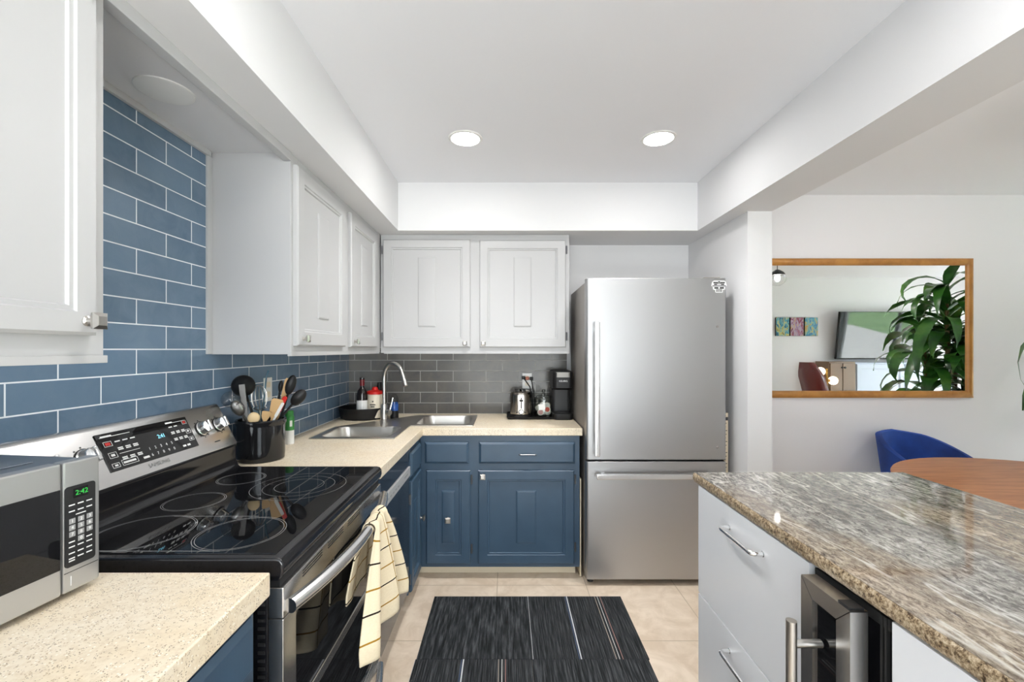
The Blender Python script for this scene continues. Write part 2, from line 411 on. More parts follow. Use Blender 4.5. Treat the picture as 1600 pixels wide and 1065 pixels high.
art('art_teal', 1.0, [(10, 26, 50), (24, 84, 112), (70, 150, 166), (190, 176, 80), (18, 52, 74)])
art('art_red', 4.0, [(44, 30, 74), (130, 34, 56), (150, 140, 170), (196, 150, 40), (90, 24, 40)])
art('art_blue', 7.0, [(12, 34, 84), (30, 74, 140), (70, 150, 160), (180, 160, 80), (140, 50, 44)])
# dish towel with woven thin lines (UV in metres)
a = Mat('woven_towel', srgb(236, 222, 190), .95)
a.b.inputs['Specular IOR Level'].default_value = .1
uvc = a.n.new('ShaderNodeTexCoord').outputs['UV']; sp = a.n.new('ShaderNodeSeparateXYZ'); a.L(uvc, sp.inputs[0])
def lines(c, sock, period, off, wid, colr):
    ad = a.N('ShaderNodeMath', operation='ADD'); a.L(sock, ad.inputs[0]); ad.inputs[1].default_value = off
    md = a.N('ShaderNodeMath', operation='MODULO'); a.L(ad.outputs[0], md.inputs[0]); md.inputs[1].default_value = period
    lt = a.N('ShaderNodeMath', operation='LESS_THAN'); a.L(md.outputs[0], lt.inputs[0]); lt.inputs[1].default_value = wid
    return a.mix(lt.outputs[0], c, colr)
c = a.mix(a.noise(uvc, 260, 2), srgb(230, 217, 190), srgb(214, 199, 168))
c = lines(c, sp.outputs[1], .115, 10.0, .0042, srgb(38, 30, 24))
c = lines(c, sp.outputs[1], .115, 10.055, .0042, srgb(150, 112, 36))
c = lines(c, sp.outputs[0], .11, 10.02, .0035, srgb(150, 116, 48))
a.col(c)
wv = a.n.new('ShaderNodeTexChecker'); wv.inputs['Scale'].default_value = 300; a.L(uvc, wv.inputs['Vector']); a.bump(wv.outputs['Fac'], .25, .001)
M['towel'] = a.m

# ================================================================ STRUCTURE
LW, BW = -1.18, 3.30                       # left wall x, back wall y
CZ, SZ = 2.485, 2.17                       # ceiling and soffit heights
BX0, BX1 = 1.254, 1.499                    # dropped beam between kitchen and dining
MY = 3.13                                  # dining wall y
LIV = -.49                                 # living-room (television) wall y
struct('floor', MB().box(LW-.1, RIGHTX+.1, REAR-.1, BW+.1, -.1, 0), M['floor_tile'])
struct('ceiling', MB().box(LW-.1, RIGHTX+.1, REAR-.1, BW+.1, CZ, CZ+.1), M['ceiling_paint'])
struct('wall_left', MB().box(LW-.12, LW, REAR-.1, BW+.1, 0, CZ), M['wall_paint'])
struct('wall_back', MB().box(LW, 1.499, BW, BW+.12, 0, CZ), M['wall_paint'])
struct('wall_stub', MB().box(1.361, BX1, 2.49, BW, 0, SZ), M['wall_paint'])
struct('wall_dining', MB().box(BX1, RIGHTX, MY, MY+.12, 0, CZ), M['dining_paint'])
struct('wall_living', MB().box(BX1+.1, RIGHTX, LIV-.12, LIV, 0, CZ), M['wall_paint'])
# wall behind the camera; its door opening is invented to let in fill light
struct('wall_rear', MB(frame((0, REAR, 0), (-1, 0, 0), (0, 0, 1))).holed([(-LW, 0), (-LW, CZ), (-(BX1+.2), CZ), (-(BX1+.2), 0)], [[(1.05, .05), (1.05, 2.15), (-1.35, 2.15), (-1.35, .05)]], -.12, 0), M['wall_paint'])
struct('wall_kitchen_side', MB().box(BX1+.1, BX1+.2, REAR, LIV-.12, 0, CZ), M['wall_paint'])
w1 = struct('fill_door', MB().box(-1.05, -1.0, REAR-.10, REAR-.05, .05, 2.15).box(1.30, 1.35, REAR-.10, REAR-.05, .05, 2.15).box(.12, .18, REAR-.10, REAR-.05, .05, 2.15).box(-1.0, 1.3, REAR-.10, REAR-.05, 2.10, 2.15).box(-1.0, 1.3, REAR-.10, REAR-.05, .05, .10), M['white_plastic'])  # unseen glass door, added and sized to carry fill light
struct('door_pane', MB().box(-1.0, .12, REAR-.08, REAR-.076, .10, 2.10), M['door_glass'], w1)
struct('door_pane', MB().box(.18, 1.30, REAR-.08, REAR-.076, .10, 2.10), M['door_glass'], w1)
# living-room end wall with a sliding glass door
struct('wall_right', MB(frame((RIGHTX, 0, 0), (0, 1, 0), (0, 0, 1))).holed([(LIV, 0), (MY, 0), (MY, CZ), (LIV, CZ)], [[(.25, 0.02), (2.95, 0.02), (2.95, 2.12), (.25, 2.12)]], 0, .12), M['wall_paint'])
d1 = struct('door_1', MB().box(RIGHTX+.03, RIGHTX+.08, .25, .31, .02, 2.12).box(RIGHTX+.03, RIGHTX+.08, 2.89, 2.95, .02, 2.12).box(RIGHTX+.03, RIGHTX+.08, 1.56, 1.64, .02, 2.12).box(RIGHTX+.03, RIGHTX+.08, .31, 2.89, 2.06, 2.12).box(RIGHTX+.03, RIGHTX+.08, .31, 2.89, .02, .08), M['white_plastic'])
struct('door_pane', MB().box(RIGHTX+.053, RIGHTX+.057, .31, 1.56, .08, 2.06), M['door_glass'], d1)
struct('door_pane', MB().box(RIGHTX+.053, RIGHTX+.057, 1.64, 2.89, .08, 2.06), M['door_glass'], d1)
struct('ground_patio', MB().box(RIGHTX+.12, RIGHTX+5, -6, 10, -.12, -.02), M['patio'])
tag(MB().box(RIGHTX+5, RIGHTX+22, -14, 20, -.14, -.04).build('lawn_grass', M['lawn']), 'mown lawn beyond the patio', 'grass', kind='stuff')
rnd = random.Random(5)
hb = MB()
for k in range(60):
    y = -12+k*.5; hz = 1.5+rnd.uniform(0, 1.2); hb.ellipsoid((RIGHTX+19+rnd.uniform(-.6, .6), y, hz-.03), 1.1, .7, hz, 10, 6)
tag(hb.build('garden_foliage', M['hedge']), 'dark green bushes at the end of the lawn', 'foliage', kind='stuff')
# soffits
struct('soffit_beam_left', MB().box(LW, -.709, REAR, BW, SZ, CZ), M['wall_paint'])
struct('soffit_beam_back', MB().box(-.709, BX0, 2.894, BW, SZ, CZ), M['wall_paint'])
struct('soffit_beam_right', MB().box(BX0, BX1, REAR, BW, SZ, CZ), M['wall_paint'])
# backsplash tiles: left wall (with the tall strip above the range) and back wall
poly = [(REAR+.3, .90), (BW, .90), (BW, 1.40), (1.752, 1.40), (1.752, SZ), (.90, SZ), (.90, 1.40), (REAR+.3, 1.40)]
struct('wall_tile_left', MB(F_left(LW, 0, 0)).prism(poly, 0, .008), M['tile_blue_lit'])
struct('wall_tile_back', MB(F_back(0, BW, 0)).prism([(LW+.008, .90), (.452, .90), (.452, 1.40), (LW+.008, 1.40)], 0, .008), M['tile_grey_lit'])
# trim: strip over the tall tiles, strip beside the far cabinet, lip under the soffit edge
struct('trim_1', MB().box(LW, LW+.02, .94, 1.74, SZ-.022, SZ, .003), M['white_cab'])
struct('trim_2', MB().box(LW, LW+.016, 1.722, 1.752, 1.372, SZ-.02, .002), M['white_cab'])
struct('trim_3', MB().box(-.882, -.850, .94, 1.749, SZ-.034, SZ, .002), M['white_cab'])

# ================================================================ CEILING LIGHTS
for x, y, lab in ((-.212, 2.29, 'round white recessed downlight over the stove side of the rug'), (.79, 2.29, 'round white recessed downlight in front of the fridge'), (-.212, .90, 'round white recessed downlight over the short counter with the microwave'), (.79, .90, 'round white recessed downlight above the granite island')):
    t = thing('recessed_downlight', lab, 'ceiling light', (x, y, CZ), 'kitchen downlights')
    n = 40
    MB(Matrix.Translation((x, y, CZ))).loft([[(r*math.cos(2*PI*i/n), r*math.sin(2*PI*i/n), z) for i in range(n)] for r, z in ((.070, -.001), (.074, -.006), (.086, -.004), (.089, 0))], False, False).build('trim_ring', M['white_plastic'], t)
    MB(Matrix.Translation((x, y, CZ))).lathe([(.071, -.0005), (.071, -.003), (.0, -.0032)], n=40).build('diffuser', M['downlight_glow'], t)
    ld = bpy.data.lights.new('downlight_beam', 'SPOT'); ld.energy = 48 if y > 1 else 13; ld.spot_size = math.radians(118); ld.spot_blend = .9; ld.shadow_soft_size = .07; ld.color = (1, .99, .975)
    lo = bpy.data.objects.new('downlight_beam', ld); COL.objects.link(lo); lo.location = (x, y, CZ-.012)
t = thing('ceiling_cover_plate', 'round white blank cover on the underside above the range', 'cover plate', (-1.028, 1.33, SZ))
MB(Matrix.Translation((-1.028, 1.33, SZ))).lathe([(.076, 0), (.075, -.003), (.068, -.006), (0, -.0065)], n=40).build('disc', M['white_plastic'], t)

# ================================================================ CABINET PIECES
def knob(Mx, u, v, w, parent, s=1.0):
    b = MB(Mx @ Matrix.Translation((u, v, w)) @ Matrix.Scale(s, 4))
    b.lathe([(.0095, 0), (.0095, .002), (.0055, .004), (.005, .014)], n=14)
    q = lambda h, w_: [(-h, -h, w_), (h, -h, w_), (h, h, w_), (-h, h, w_)]
    b.loft([q(.006, .012), q(.0135, .020), q(.0145, .024), q(.008, .029)])
    return b.build('knob', M['nickel'], parent, label='brushed nickel faceted square knob')
def door_mesh(b, w, h, stile=.055, block=(.12, .47), th=.02, bv=None):
    """stile-and-rail door with a recessed panel and a small raised tablet in its middle, local u,v,w"""
    s = stile
    R = [(0, w, 0, h, 0), (0, w, 0, h, th-.006), (.006, w-.006, .006, h-.006, th),
         (s, w-s, s, h-s, th), (s+.003, w-s-.003, s+.003, h-s-.003, th-.005), (s+.011, w-s-.011, s+.011, h-s-.011, th-.005), (s+.014, w-s-.014, s+.014, h-s-.014, th-.011)]
    b.rings(R)
    if block:
        bw, bh = block; cu, cv = w/2, h/2 if bv is None else bv
        z = th-.011
        b.rings([(cu-bw/2, cu+bw/2, cv-bh/2, cv+bh/2, z-.002), (cu-bw/2, cu+bw/2, cv-bh/2, cv+bh/2, z+.003), (cu-bw/2+.010, cu+bw/2-.010, cv-bh/2+.010, cv+bh/2-.010, z+.009)])
    return b
def drawer_mesh(b, w, h, th=.02):
    return b.rings([(0, w, 0, h, 0), (0, w, 0, h, th-.010), (.013, w-.013, .013, h-.013, th)])
def hinge(Mx, u, v, parent, w=.0):
    b = MB(Mx @ Matrix.Translation((u, v, w)))
    b.box(-.006, .006, -.026, .026, 0, .005, .001, 1).tube([(0, -.028, .006), (0, .028, .006)], .0042, 8)
    return b.build('hinge', M['hinge_steel'], parent, label='small metal hinge')

# ---- near wall cabinet on the stove wall
FX, DX = -.855, -.835        # face frame and door planes of the stove-wall cabinets
t = thing('wall_cabinet', 'white wall cabinet hung right above the microwave', 'cabinet', (LW, .94, 1.371))
MB().box(LW+.010, FX, .25, .938, 1.371, SZ, .002).box(FX-.002, FX+.006, .25, .941, 1.362, 1.378, .001).build('body', M['white_cab'], t)
Mx = F_left(FX, .45, 1.419)
d = door_mesh(MB(Mx), .455, .71, .045, None).build('door', M['white_cab'], t)
knob(Mx, .455-.026, .028, .02, d, 1.12)
# ---- far wall cabinet on the stove wall (two doors)
t = thing('wall_cabinet', 'white two-door wall cabinet on the stove wall, its plain side facing the range', 'cabinet', (LW, 2.3, 1.371))
MB().box(LW+.010, FX, 1.752, 2.99, 1.371, SZ, .002).box(FX-.012, FX+.003, 1.750, 2.97, 1.364, 1.382, .001).build('body', M['white_cab'], t)
for y0, y1 in ((1.772, 2.305), (2.385, 2.872)):
    Mx = F_left(FX, y0, 1.405)
    d = door_mesh(MB(Mx), y1-y0, .728, .058, (.115, .47), bv=.36).build('door', M['white_cab'], t)
    knob(Mx, .045, .030, .02, d)
# ---- wall cabinet on the back wall
t = thing('wall_cabinet', 'white two-door wall cabinet above the sink counter, beside the fridge', 'cabinet', (-.2, BW, 1.371))
FY = 3.0
MB().box(FX+.002, .428, FY, BW-.010, 1.368, SZ, .002).box(FX+.024, .428, FY-.004, FY+.01, 1.362, 1.380, .001).build('body', M['white_cab'], t)
for x0, x1, zt, side in ((-.8335, -.242, 2.135, -1), (-.181, .402, 2.129, 1)):
    Mx = F_back(x0, FY, 1.405); w_ = x1-x0
    d = door_mesh(MB(Mx), w_, zt-1.405, .055, (.12, .47), bv=.375).build('door', M['white_cab'], t)
    knob(Mx, w_-.036 if side < 0 else .027, .028, .02, d)
    for v in (.075, .66): hinge(Mx, -.007 if side < 0 else w_+.007, v, d, .004)

# ---- counters
CT, CU = .914, .869
tt = MB().holed([(LW+.008, 1.775), (-.505, 1.775), (-.505, 2.67), (.462, 2.67), (.462, BW-.008), (LW+.008, BW-.008)],
                [[(-1.035, 2.36), (-.61, 2.36), (-.61, 2.755), (-.22, 2.755), (-.22, 3.16), (-.65, 3.16), (-1.035, 2.69)]], CU, CT)
tt.thing('countertop', M['laminate'], 'cream speckled L-shaped countertop with the corner sink let into it', 'countertop', bevel=.004)
MB().box(LW+.008, -.505, -.35, .9465, CU-.006, CT).thing('countertop', M['laminate'], 'short cream speckled countertop under the microwave', 'countertop', bevel=.004)

# ---- base cabinets
t = thing('base_cabinet', 'navy blue base cabinet under the short counter by the microwave', 'cabinet', (-.8, .3, 0))
MB().box(LW+.01, -.535, -.35, .935, .09, CU-.006, .002).build('body', M['blue_cab'], t)
MB().box(LW+.01, -.59, -.35, .935, 0, .09).build('toe_kick', M['toe_kick'], t, label='beige toe kick')
Mx = F_left(-.535, .42, .73); drawer_mesh(MB(Mx), .49, .11).build('drawer_front', M['blue_cab'], t)
Mx = F_left(-.535, .42, .12); door_mesh(MB(Mx), .49, .585, .055, (.11, .32)).build('door', M['blue_cab'], t)

t = thing('base_cabinet', 'narrow navy blue base cabinet in the corner beside the dishwasher', 'cabinet', (-.8, 2.52, 0))
MB().box(LW+.01, -.527, 2.372, 2.388, .07, CU-.002).box(-.545, -.527, 2.388, 2.69, .07, CU-.002).box(LW+.01, -.545, 2.388, 2.69, .07, .088).build('body', M['blue_cab'], t)
MB().box(LW+.01, -.585, 2.372, 2.69, 0, .07).build('toe_kick', M['toe_kick'], t, label='beige toe kick')
Mx = F_left(-.527, 2.376, .70); drawer_mesh(MB(Mx), .268, .135).build('drawer_front', M['blue_cab'], t)
Mx = F_left(-.527, 2.376, .085); d = door_mesh(MB(Mx), .268, .595, .05, (.07, .32)).build('door', M['blue_cab'], t)
knob(Mx, .225, .315, .02, d); hinge(Mx, -.004, .07, d, .006); hinge(Mx, -.004, .5, d, .006)

t = thing('base_cabinet', 'navy blue two-door base cabinet on the back wall, next to the fridge', 'cabinet', (0, 3.0, 0))
BF = 2.69
MB().box(-.524, .446, BF, BF+.018, .068, CU-.002).box(.428, .446, BF+.018, BW-.01, .068, CU-.002).box(-.524, .428, BF+.018, BW-.01, .068, .086).build('body', M['blue_cab'], t)
MB().box(-.58, .43, BF+.065, BW-.01, 0, .068).build('toe_kick', M['toe_kick'], t, label='beige toe kick')
Mx = F_back(-.494, BF, .70); drawer_mesh(MB(Mx), .266, .13).build('drawer_front', M['blue_cab'], t)
Mx = F_back(-.165, BF, .70); dr = drawer_mesh(MB(Mx), .582, .13).build('drawer', M['blue_cab'], t)
MB(Mx).tube([(.245, .058, .018), (.245, .058, .030), (.25, .058, .034), (.337, .058, .034), (.342, .058, .030), (.342, .058, .018)], .0055, 8).build('handle', M['bright_steel'], dr, label='brushed steel bar pull')
Mx = F_back(-.485, BF, .092); d = door_mesh(MB(Mx), .268, .568, .055, (.08, .32)).build('door', M['blue_cab'], t)
knob(Mx, .134, .275, .021, d, 1.15); hinge(Mx, .275, .09, d, .004); hinge(Mx, .275, .51, d, .004)
Mx = F_back(-.170, BF, .092); d = door_mesh(MB(Mx), .582, .568, .055, (.12, .32)).build('door', M['blue_cab'], t)
knob(Mx, .028, .535, .02, d, 1.15); hinge(Mx, .589, .10, d, .004); hinge(Mx, .589, .51, d, .004)

# ---- dishwasher
t = thing('dishwasher', 'dark dishwasher with a thin silver control strip under the counter', 'dishwasher', (-.8, 2.07, 0))
MB().box(LW+.05, -.545, 1.785, 2.36, .10, CU-.004).build('tub', M['black_plastic'], t)
dd = MB().box(-.545, -.517, 1.788, 2.36, .115, .715, .004).box(-.545, -.519, 1.788, 2.36, .770, CU-.008, .003).build('door', M['dishwasher_dark'], t)
MB().box(-.545, -.512, 1.788, 2.36, .718, .768, .003).build('control_strip', M['strip_silver'], dd, label='thin silver control strip')
b = MB(F_left(-.5118, 0, 0))
for k in range(6): b.box(1.86+k*.045, 1.885+k*.045, .737, .744, 0, .0006)
b.box(2.22, 2.30, .738, .748, 0, .0006)
b.build('strip_lettering', M['grey_print'], dd)
MB().box(LW+.05, -.575, 1.788, 2.36, .0, .105).build('kick_plate', M['fridge_side'], t, label='grey kick plate')

# ================================================================ SINK AND FAUCET
t = thing('kitchen_sink', 'stainless steel corner sink with two bowls', 'sink', (-.65, 2.75, CT))
outer = [(-1.05, 2.345), (-.595, 2.345), (-.595, 2.74), (-.205, 2.74), (-.205, 3.175), (-.64, 3.175), (-1.05, 2.69)]
b1 = (-1.012, -.632, 2.378, 2.70); b2 = (-.575, -.235, 2.775, 3.145)
h1 = rrect(*b1, .06, 5)[::-1]; h2 = rrect(*b2, .06, 5)[::-1]
MB().holed(outer, [h1, h2], CT+.0005, CT+.006).build('rim', M['sink_steel'], t, bevel=.002)
for (u0, u1, v0, v1) in (b1, b2):
    b = MB()
    b.loft([[(p[0], p[1], z) for p in rrect(u0+i, u1-i, v0+i, v1-i, .06+e, 5)] for i, e, z in ((0, 0, CT+.006), (.004, 0, CT+.001), (.012, 0, CT-.05), (.020, 0, CT-.15), (.04, .01, CT-.172), (.07, .0, CT-.178))], False, True)
    bo = b.build('bowl', M['sink_steel'], t)
    cx, cy = (u0+u1)/2, (v0+v1)/2
    MB().lathe([(.045, CT-.1765), (.042, CT-.174), (.030, CT-.176), (.0, CT-.176)], (cx, cy, 0), 24).build('drain', M['chrome'], bo)
fx, fy = -.825, 2.985
t = thing('kitchen_faucet', 'brushed nickel gooseneck faucet behind the corner sink', 'faucet', (fx, fy, CT))
MB().lathe([(.030, 0), (.030, .004), (.026, .008), (.0245, .05), (.0245, .10), (.018, .112)], (fx, fy, CT), 24).build('base', M['nickel'], t)
d = Vector((.80, -.60, 0)); pts = []; p0 = Vector((fx, fy, CT+.105)); Rr = .095
for k in range(6): pts.append(p0+Vector((0, 0, .185*k/5)))
c0 = pts[-1]+d*Rr
for k in range(1, 15):
    an = PI - k/14*(PI*.90)
    pts.append(c0+d*Rr*math.cos(an)+Vector((0, 0, Rr*math.sin(an))))
MB().tube(pts, .0125, 14).build('spout', M['nickel'], t)
e = pts[-1]; dirn = (pts[-1]-pts[-2]).normalized()
MB().tube([e-dirn*.004, e+dirn*.01, e+dirn*.06, e+dirn*.085], [.0135, .015, .0165, .0150], 16).build('spray_head', M['nickel'], t)
hp = Vector((fx+.028, fy-.02, CT+.055))
h = MB().tube([hp, hp+Vector((.020, -.010, 0))], .019, 16).build('lever_hub', M['nickel'], t)
MB().tube([hp+Vector((.014, -.006, .005)), hp+Vector((.026, -.004, .05)), hp+Vector((.036, 0, .10))], [.0065, .0055, .0045], 10).build('lever', M['bright_steel'], h)

# ================================================================ RANGE
RY0, RY1 = .985, 1.770
t = thing('electric_range', 'stainless steel electric range with black glass cooktop and double oven', 'stove', (-.8, 1.38, 0))
MB().box(LW+.03, -.535, RY0+.004, RY1-.004, .03, .872, .004).build('body', M['black_gloss'], t)
b = MB(frame((0, RY0+.004, 0), (1, 0, 0), (0, 0, 1)))
for k in range(14): b.box(-.556, -.540, .60+k*.018, .607+k*.018, 0, .002)
b.build('side_vent', M['dark_plastic'], t)
for y in (RY0+.05, RY1-.05):
    for x in (-.62, -1.08): MB().lathe([(.018, 0), (.018, .03)], (x, y, 0), 12).build('foot', M['black_rubber'], t)
# cooktop: frame with rolled front, glass sheet
prof = [(-1.10, .872), (-.512, .872), (-.502, .880), (-.4975, .895), (-.4985, .912), (-.505, .921), (-.515, .924), (-1.10, .924)]
MB(frame((0, RY0, 0), (1, 0, 0), (0, 0, 1))).loft([[(p[0], p[1], -w_) for p in prof] for w_ in (0, RY1-RY0)]).build('cooktop_frame', M['black_gloss'], t, bevel=.006)
ct = MB().box(-1.075, -.525, RY0+.022, RY1-.022, .9235, .9262, .001).build('glass_top', M['cooktop_glass'], t)
def ring(b, x, y, r, z=.9263, w_=.0011, n=64):
    b.loft([[(x+q*math.cos(2*PI*i/n), y+q*math.sin(2*PI*i/n), z) for i in range(n)] for q in (r-w_, r)], False, False)
for x, y, rs in ((-.673, 1.121, (.104, .098)), (-.922, 1.125, (.112, .107)), (-.954, 1.352, (.083, .078)), (-.954, 1.592, (.078, .073)), (-.706, 1.509, (.150, .113, .078))):
    b = MB()
    for r in rs: ring(b, x, y, r)
    b.build('burner_ring', M['ring_print'], ct)
for x0, x1, y in ((-.935, -.66, 1.0165), (-.925, -.69, 1.2295)): MB().box(x0, x1, y, y+.0012, .9262, .9264).build('bridge_line', M['ring_print'], ct)
# backguard
P0, P1 = Vector((-1.154, 0, 1.169)), Vector((-1.078, 0, 1.017))
prof = [(LW+.010, .930), (-1.100, .930), (-1.095, .99), (-1.080, 1.008), (-1.078, 1.017), (-1.150, 1.161), (-1.158, 1.171), (-1.166, 1.174), (LW+.010, 1.174)]
bg_ = MB(frame((0, RY0, 0), (1, 0, 0), (0, 0, 1))).loft([[(p[0], p[1], -w_) for p in prof] for w_ in (0, RY1-RY0)]).build('backguard', M['steel'], t, bevel=.003)
# black riser between backguard and glass
prof = [(-1.094, .926), (-1.058, .926), (-1.066, .932), (-1.074, .95), (-1.078, .98), (-1.074, 1.006), (-1.079, 1.0165), (-1.094, 1.0165)]
MB(frame((0, RY0+.012, 0), (1, 0, 0), (0, 0, 1))).loft([[(p[0], p[1], -w_) for p in prof] for w_ in (0, RY1-RY0-.024)]).build('riser', M['black_gloss'], t, label='black strip below the control panel')
# control display, on the sloped face: u along Y, v up the slope
up = (P0-P1).normalized(); slope = (P0-P1).length
MP = frame((P1.x, 0, P1.z), (0, 1, 0), up)
tv = lambda q: slope*(1-q)
disp = MB(MP).box(1.222, 1.570, tv(.79), tv(.12), -.002, .003, .001, 1).build('control_display', M['black_glass'], bg_, label='black touch control panel')
b = MB(MP); z = .0031
def lab(u, v, w_, h_=.0045, bb=None): (bb or b).box(u, u+w_, tv(v)-h_/2, tv(v)+h_/2, z, z+.0004)
lab(1.232, .19, .100, .0016); lab(1.236, .175, .035, .004); lab(1.472, .19, .085, .0016); lab(1.472, .175, .03, .004)
for r, q in enumerate((.30, .42, .45, .60, .63)):
    for k in range(3): lab(1.272+k*.026, q, .017, .0036)
lab(1.27, .52, .07, .0014)
for r, q in enumerate((.27, .38, .41, .52, .55)):
    for k in range(3 if r else 2): lab(1.478+k*.023, q, .015, .0036)
for k in range(5):
    b.text('12345'[k], .013, MP.inverted() @ MP @ Matrix.Translation((1.372+k*.0225, tv(.58), z)))
    b.text('67890'[k], .013, Matrix.Translation((1.372+k*.0225, tv(.70), z)))
for q in (.70, .72):
    lab(1.337, q, .022, .0032)
    for k in range(2): lab(1.50+k*.020, q-.0, .014, .0032)
def boxline(bb, u0, u1, q0, q1, t_=.0011):
    v0, v1 = tv(q1), tv(q0)
    bb.box(u0, u1, v0, v0+t_, z, z+.0004).box(u0, u1, v1-t_, v1, z, z+.0004).box(u0, u0+t_, v0, v1, z, z+.0004).box(u1-t_, u1, v0, v1, z, z+.0004)
for u0, u1, q0, q1 in ((1.236, 1.262, .27, .36), (1.236, 1.262, .47, .57), (1.232, 1.256, .66, .74), (1.264, 1.318, .64, .74), (1.542, 1.562, .19, .27), (1.541, 1.563, .39, .48), (1.540, 1.562, .56, .64)): boxline(b, u0, u1, q0, q1)
lab(1.269, .69, .042, .006); lab(1.240, .70, .010, .005); lab(1.547, .60, .009, .005); lab(1.547, .43, .009, .006); lab(1.243, .52, .012, .007)
b.build('panel_lettering', M['white_print'], disp)
for u, q, w_ in ((1.241, .315, .016), (1.546, .23, .012)):
    b = MB(MP); lab(u, q, w_, .0085, b); b.build('red_mark', M['red_plastic'], disp)
MB(MP).text('2:41', .018, Matrix.Translation((1.435, tv(.40), z))).build('clock_digits', M['cyan_led'], disp, label='glowing pale blue clock digits')
MB(MP).text('SAMSUNG', .0185, Matrix.Translation((1.385, tv(.885), .0005))).build('brand_lettering', M['grey_print'], bg_)
for yk in (1.075, 1.175, 1.622, 1.715):
    b = MB(MP)
    for dv, du in ((.033, 0), (.026, .02), (.026, -.02), (-.033, 0), (-.027, .02), (-.027, -.02)): b.box(yk+du-.002, yk+du+.002, tv(.46)+dv-.002, tv(.46)+dv+.002, .0003, .0007)
    b.build('knob_marks', M['dark_print'], bg_)
MB(MP).box(1.655, 1.685, tv(.82)-.002, tv(.82)+.002, .0003, .0007).build('small_print', M['dark_print'], bg_)
for yk in (1.075, 1.175, 1.622, 1.715):
    Mk = MP @ Matrix.Translation((yk, tv(.46), 0))
    kb = MB(Mk).lathe([(.027, 0), (.027, .004), (.024, .006), (.0225, .022), (.0205, .026), (0, .0265)], n=28).build('control_knob', M['bright_steel'], t, label='round stainless control knob')
    MB(Mk).box(-.0065, .0065, -.021, .021, .024, .040, .004).build('grip', M['chrome'], kb)
    MB(Mk).lathe([(.029, .0002), (.029, .003), (.027, .0032)], n=28, cap0=False, cap1=False).build('collar', M['black_plastic'], kb)
# vent strip, oven door with two windows, drawer
MB().box(-.535, -.510, RY0+.01, RY1-.01, .856, .872, .001).build('vent_strip', M['black_plastic'], t)
OD = -.500
MO = F_left(0, 0, 0)
door = MB()
door.box(-.535, OD, RY0+.006, RY1-.006, .785, .856, .004)
door.box(-.535, OD, RY0+.006, RY0+.068, .185, .785, .003).box(-.535, OD, RY1-.068, RY1-.006, .185, .785, .003)
door.box(-.535, OD, RY0+.068, RY1-.068, .500, .530, .003).box(-.535, OD, RY0+.068, RY1-.068, .185, .215, .003)
do = door.build('oven_door', M['steel'], t)
MB().box(-.530, OD-.003, RY0+.068, RY1-.068, .530, .785).build('upper_window', M['black_glass'], do, label='black glass window of the upper oven')
MB().box(-.530, OD-.003, RY0+.068, RY1-.068, .215, .500).build('lower_window', M['black_glass'], do, label='black glass window of the lower oven')
b = MB()
for seg in range(4):
    y0 = RY0+.10+seg*.155
    for r in range(3): b.box(OD-.0005, OD+.0006, y0, y0+.115, .832+r*.007, .8345+r*.007)
b.build('vent_slot', M['dark_gap'], do)
def bowed(z, y0, y1, out, r, x0=OD+.004):
    pts = []
    for k in range(21):
        q = k/20; y = y0+(y1-y0)*q
        pts.append((x0+out*(1-abs(2*q-1)**2.2), y, z))
    return pts
hd = MB().tube(bowed(.812, RY0+.012, RY1-.012, .048, .0, OD+.012), .0168, 18).build('handle', M['bright_steel'], do, label='bowed brushed steel oven handle')
dw = MB().box(-.535, OD, RY0+.006, RY1-.006, .045, .178, .004).build('drawer', M['steel'], t)
MB().tube(bowed(.150, RY0+.03, RY1-.03, .045, 0), .013, 12).build('handle', M['bright_steel'], dw)

# ---- dish towel hung over the oven handle
def towel():
    # runs from behind the bar, over it, and down the front; gathered on the bar, flared below
    yb = 1.500; zb = .812; rb = .0215
    bar_x = lambda y: OD+.012+.048*(1-abs(2*((y-(RY0+.012))/(RY1-RY0-.024))-1)**2.2)
    Lb, arc = .19, PI*rb
    def f(i, j):
        u = 2*i-1
        Lf = .315-.05*max(0, -u-.5)+.012*math.sin(7*i)
        st = j*(Lb+arc+Lf)
        if st < Lb: q = (Lb-st)/Lb; hang = Lb-st; side = -1
        elif st < Lb+arc: q = 0; hang = 0; side = 0
        else: hang = st-Lb-arc; q = hang/Lf; side = 1
        e = min(1, q*1.15)**.8
        wl_, wr_ = .080, .075
        if side > 0: wl_ += .215*e; wr_ += .075*e
        elif side < 0: wl_ += .10*e; wr_ += .03*e
        y = yb+u*(wl_ if u < 0 else wr_)
        bx = bar_x(yb+u*.078)
        fold = math.sin(u*PI*2.3+.9+.5*q)+.35*math.sin(u*PI*5.1+2*q)
        if side == 0:
            an = PI-(st-Lb)/rb; x = bx+rb*math.cos(an); z = zb+rb*math.sin(an); x += .004*fold; z += .002*fold
        elif side > 0:
            x = bx+rb+.004*fold+(.028*fold+.016)*e+.022*e*max(0, u)
            x = max(x, OD+.006+.004*(1+fold)); z = zb-hang*(1-.02*fold)
        else:
            x = max(OD+.007, bx-rb-.02*e)+.003*(1+fold)*e; z = zb-hang
        return (x, y, z)
    b = MB().grid(f, 46, 60, uv=lambda i, j: (i*.42, j*.58))
    o = b.build('dish_towel', M['towel'], smooth=80, recalc=False)
    so = o.modifiers.new('thickness', 'SOLIDIFY'); so.thickness = .004; so.offset = 0
    return tag(o, 'cream dish towel with thin black and mustard stripes over the oven handle', 'towel')
towel()

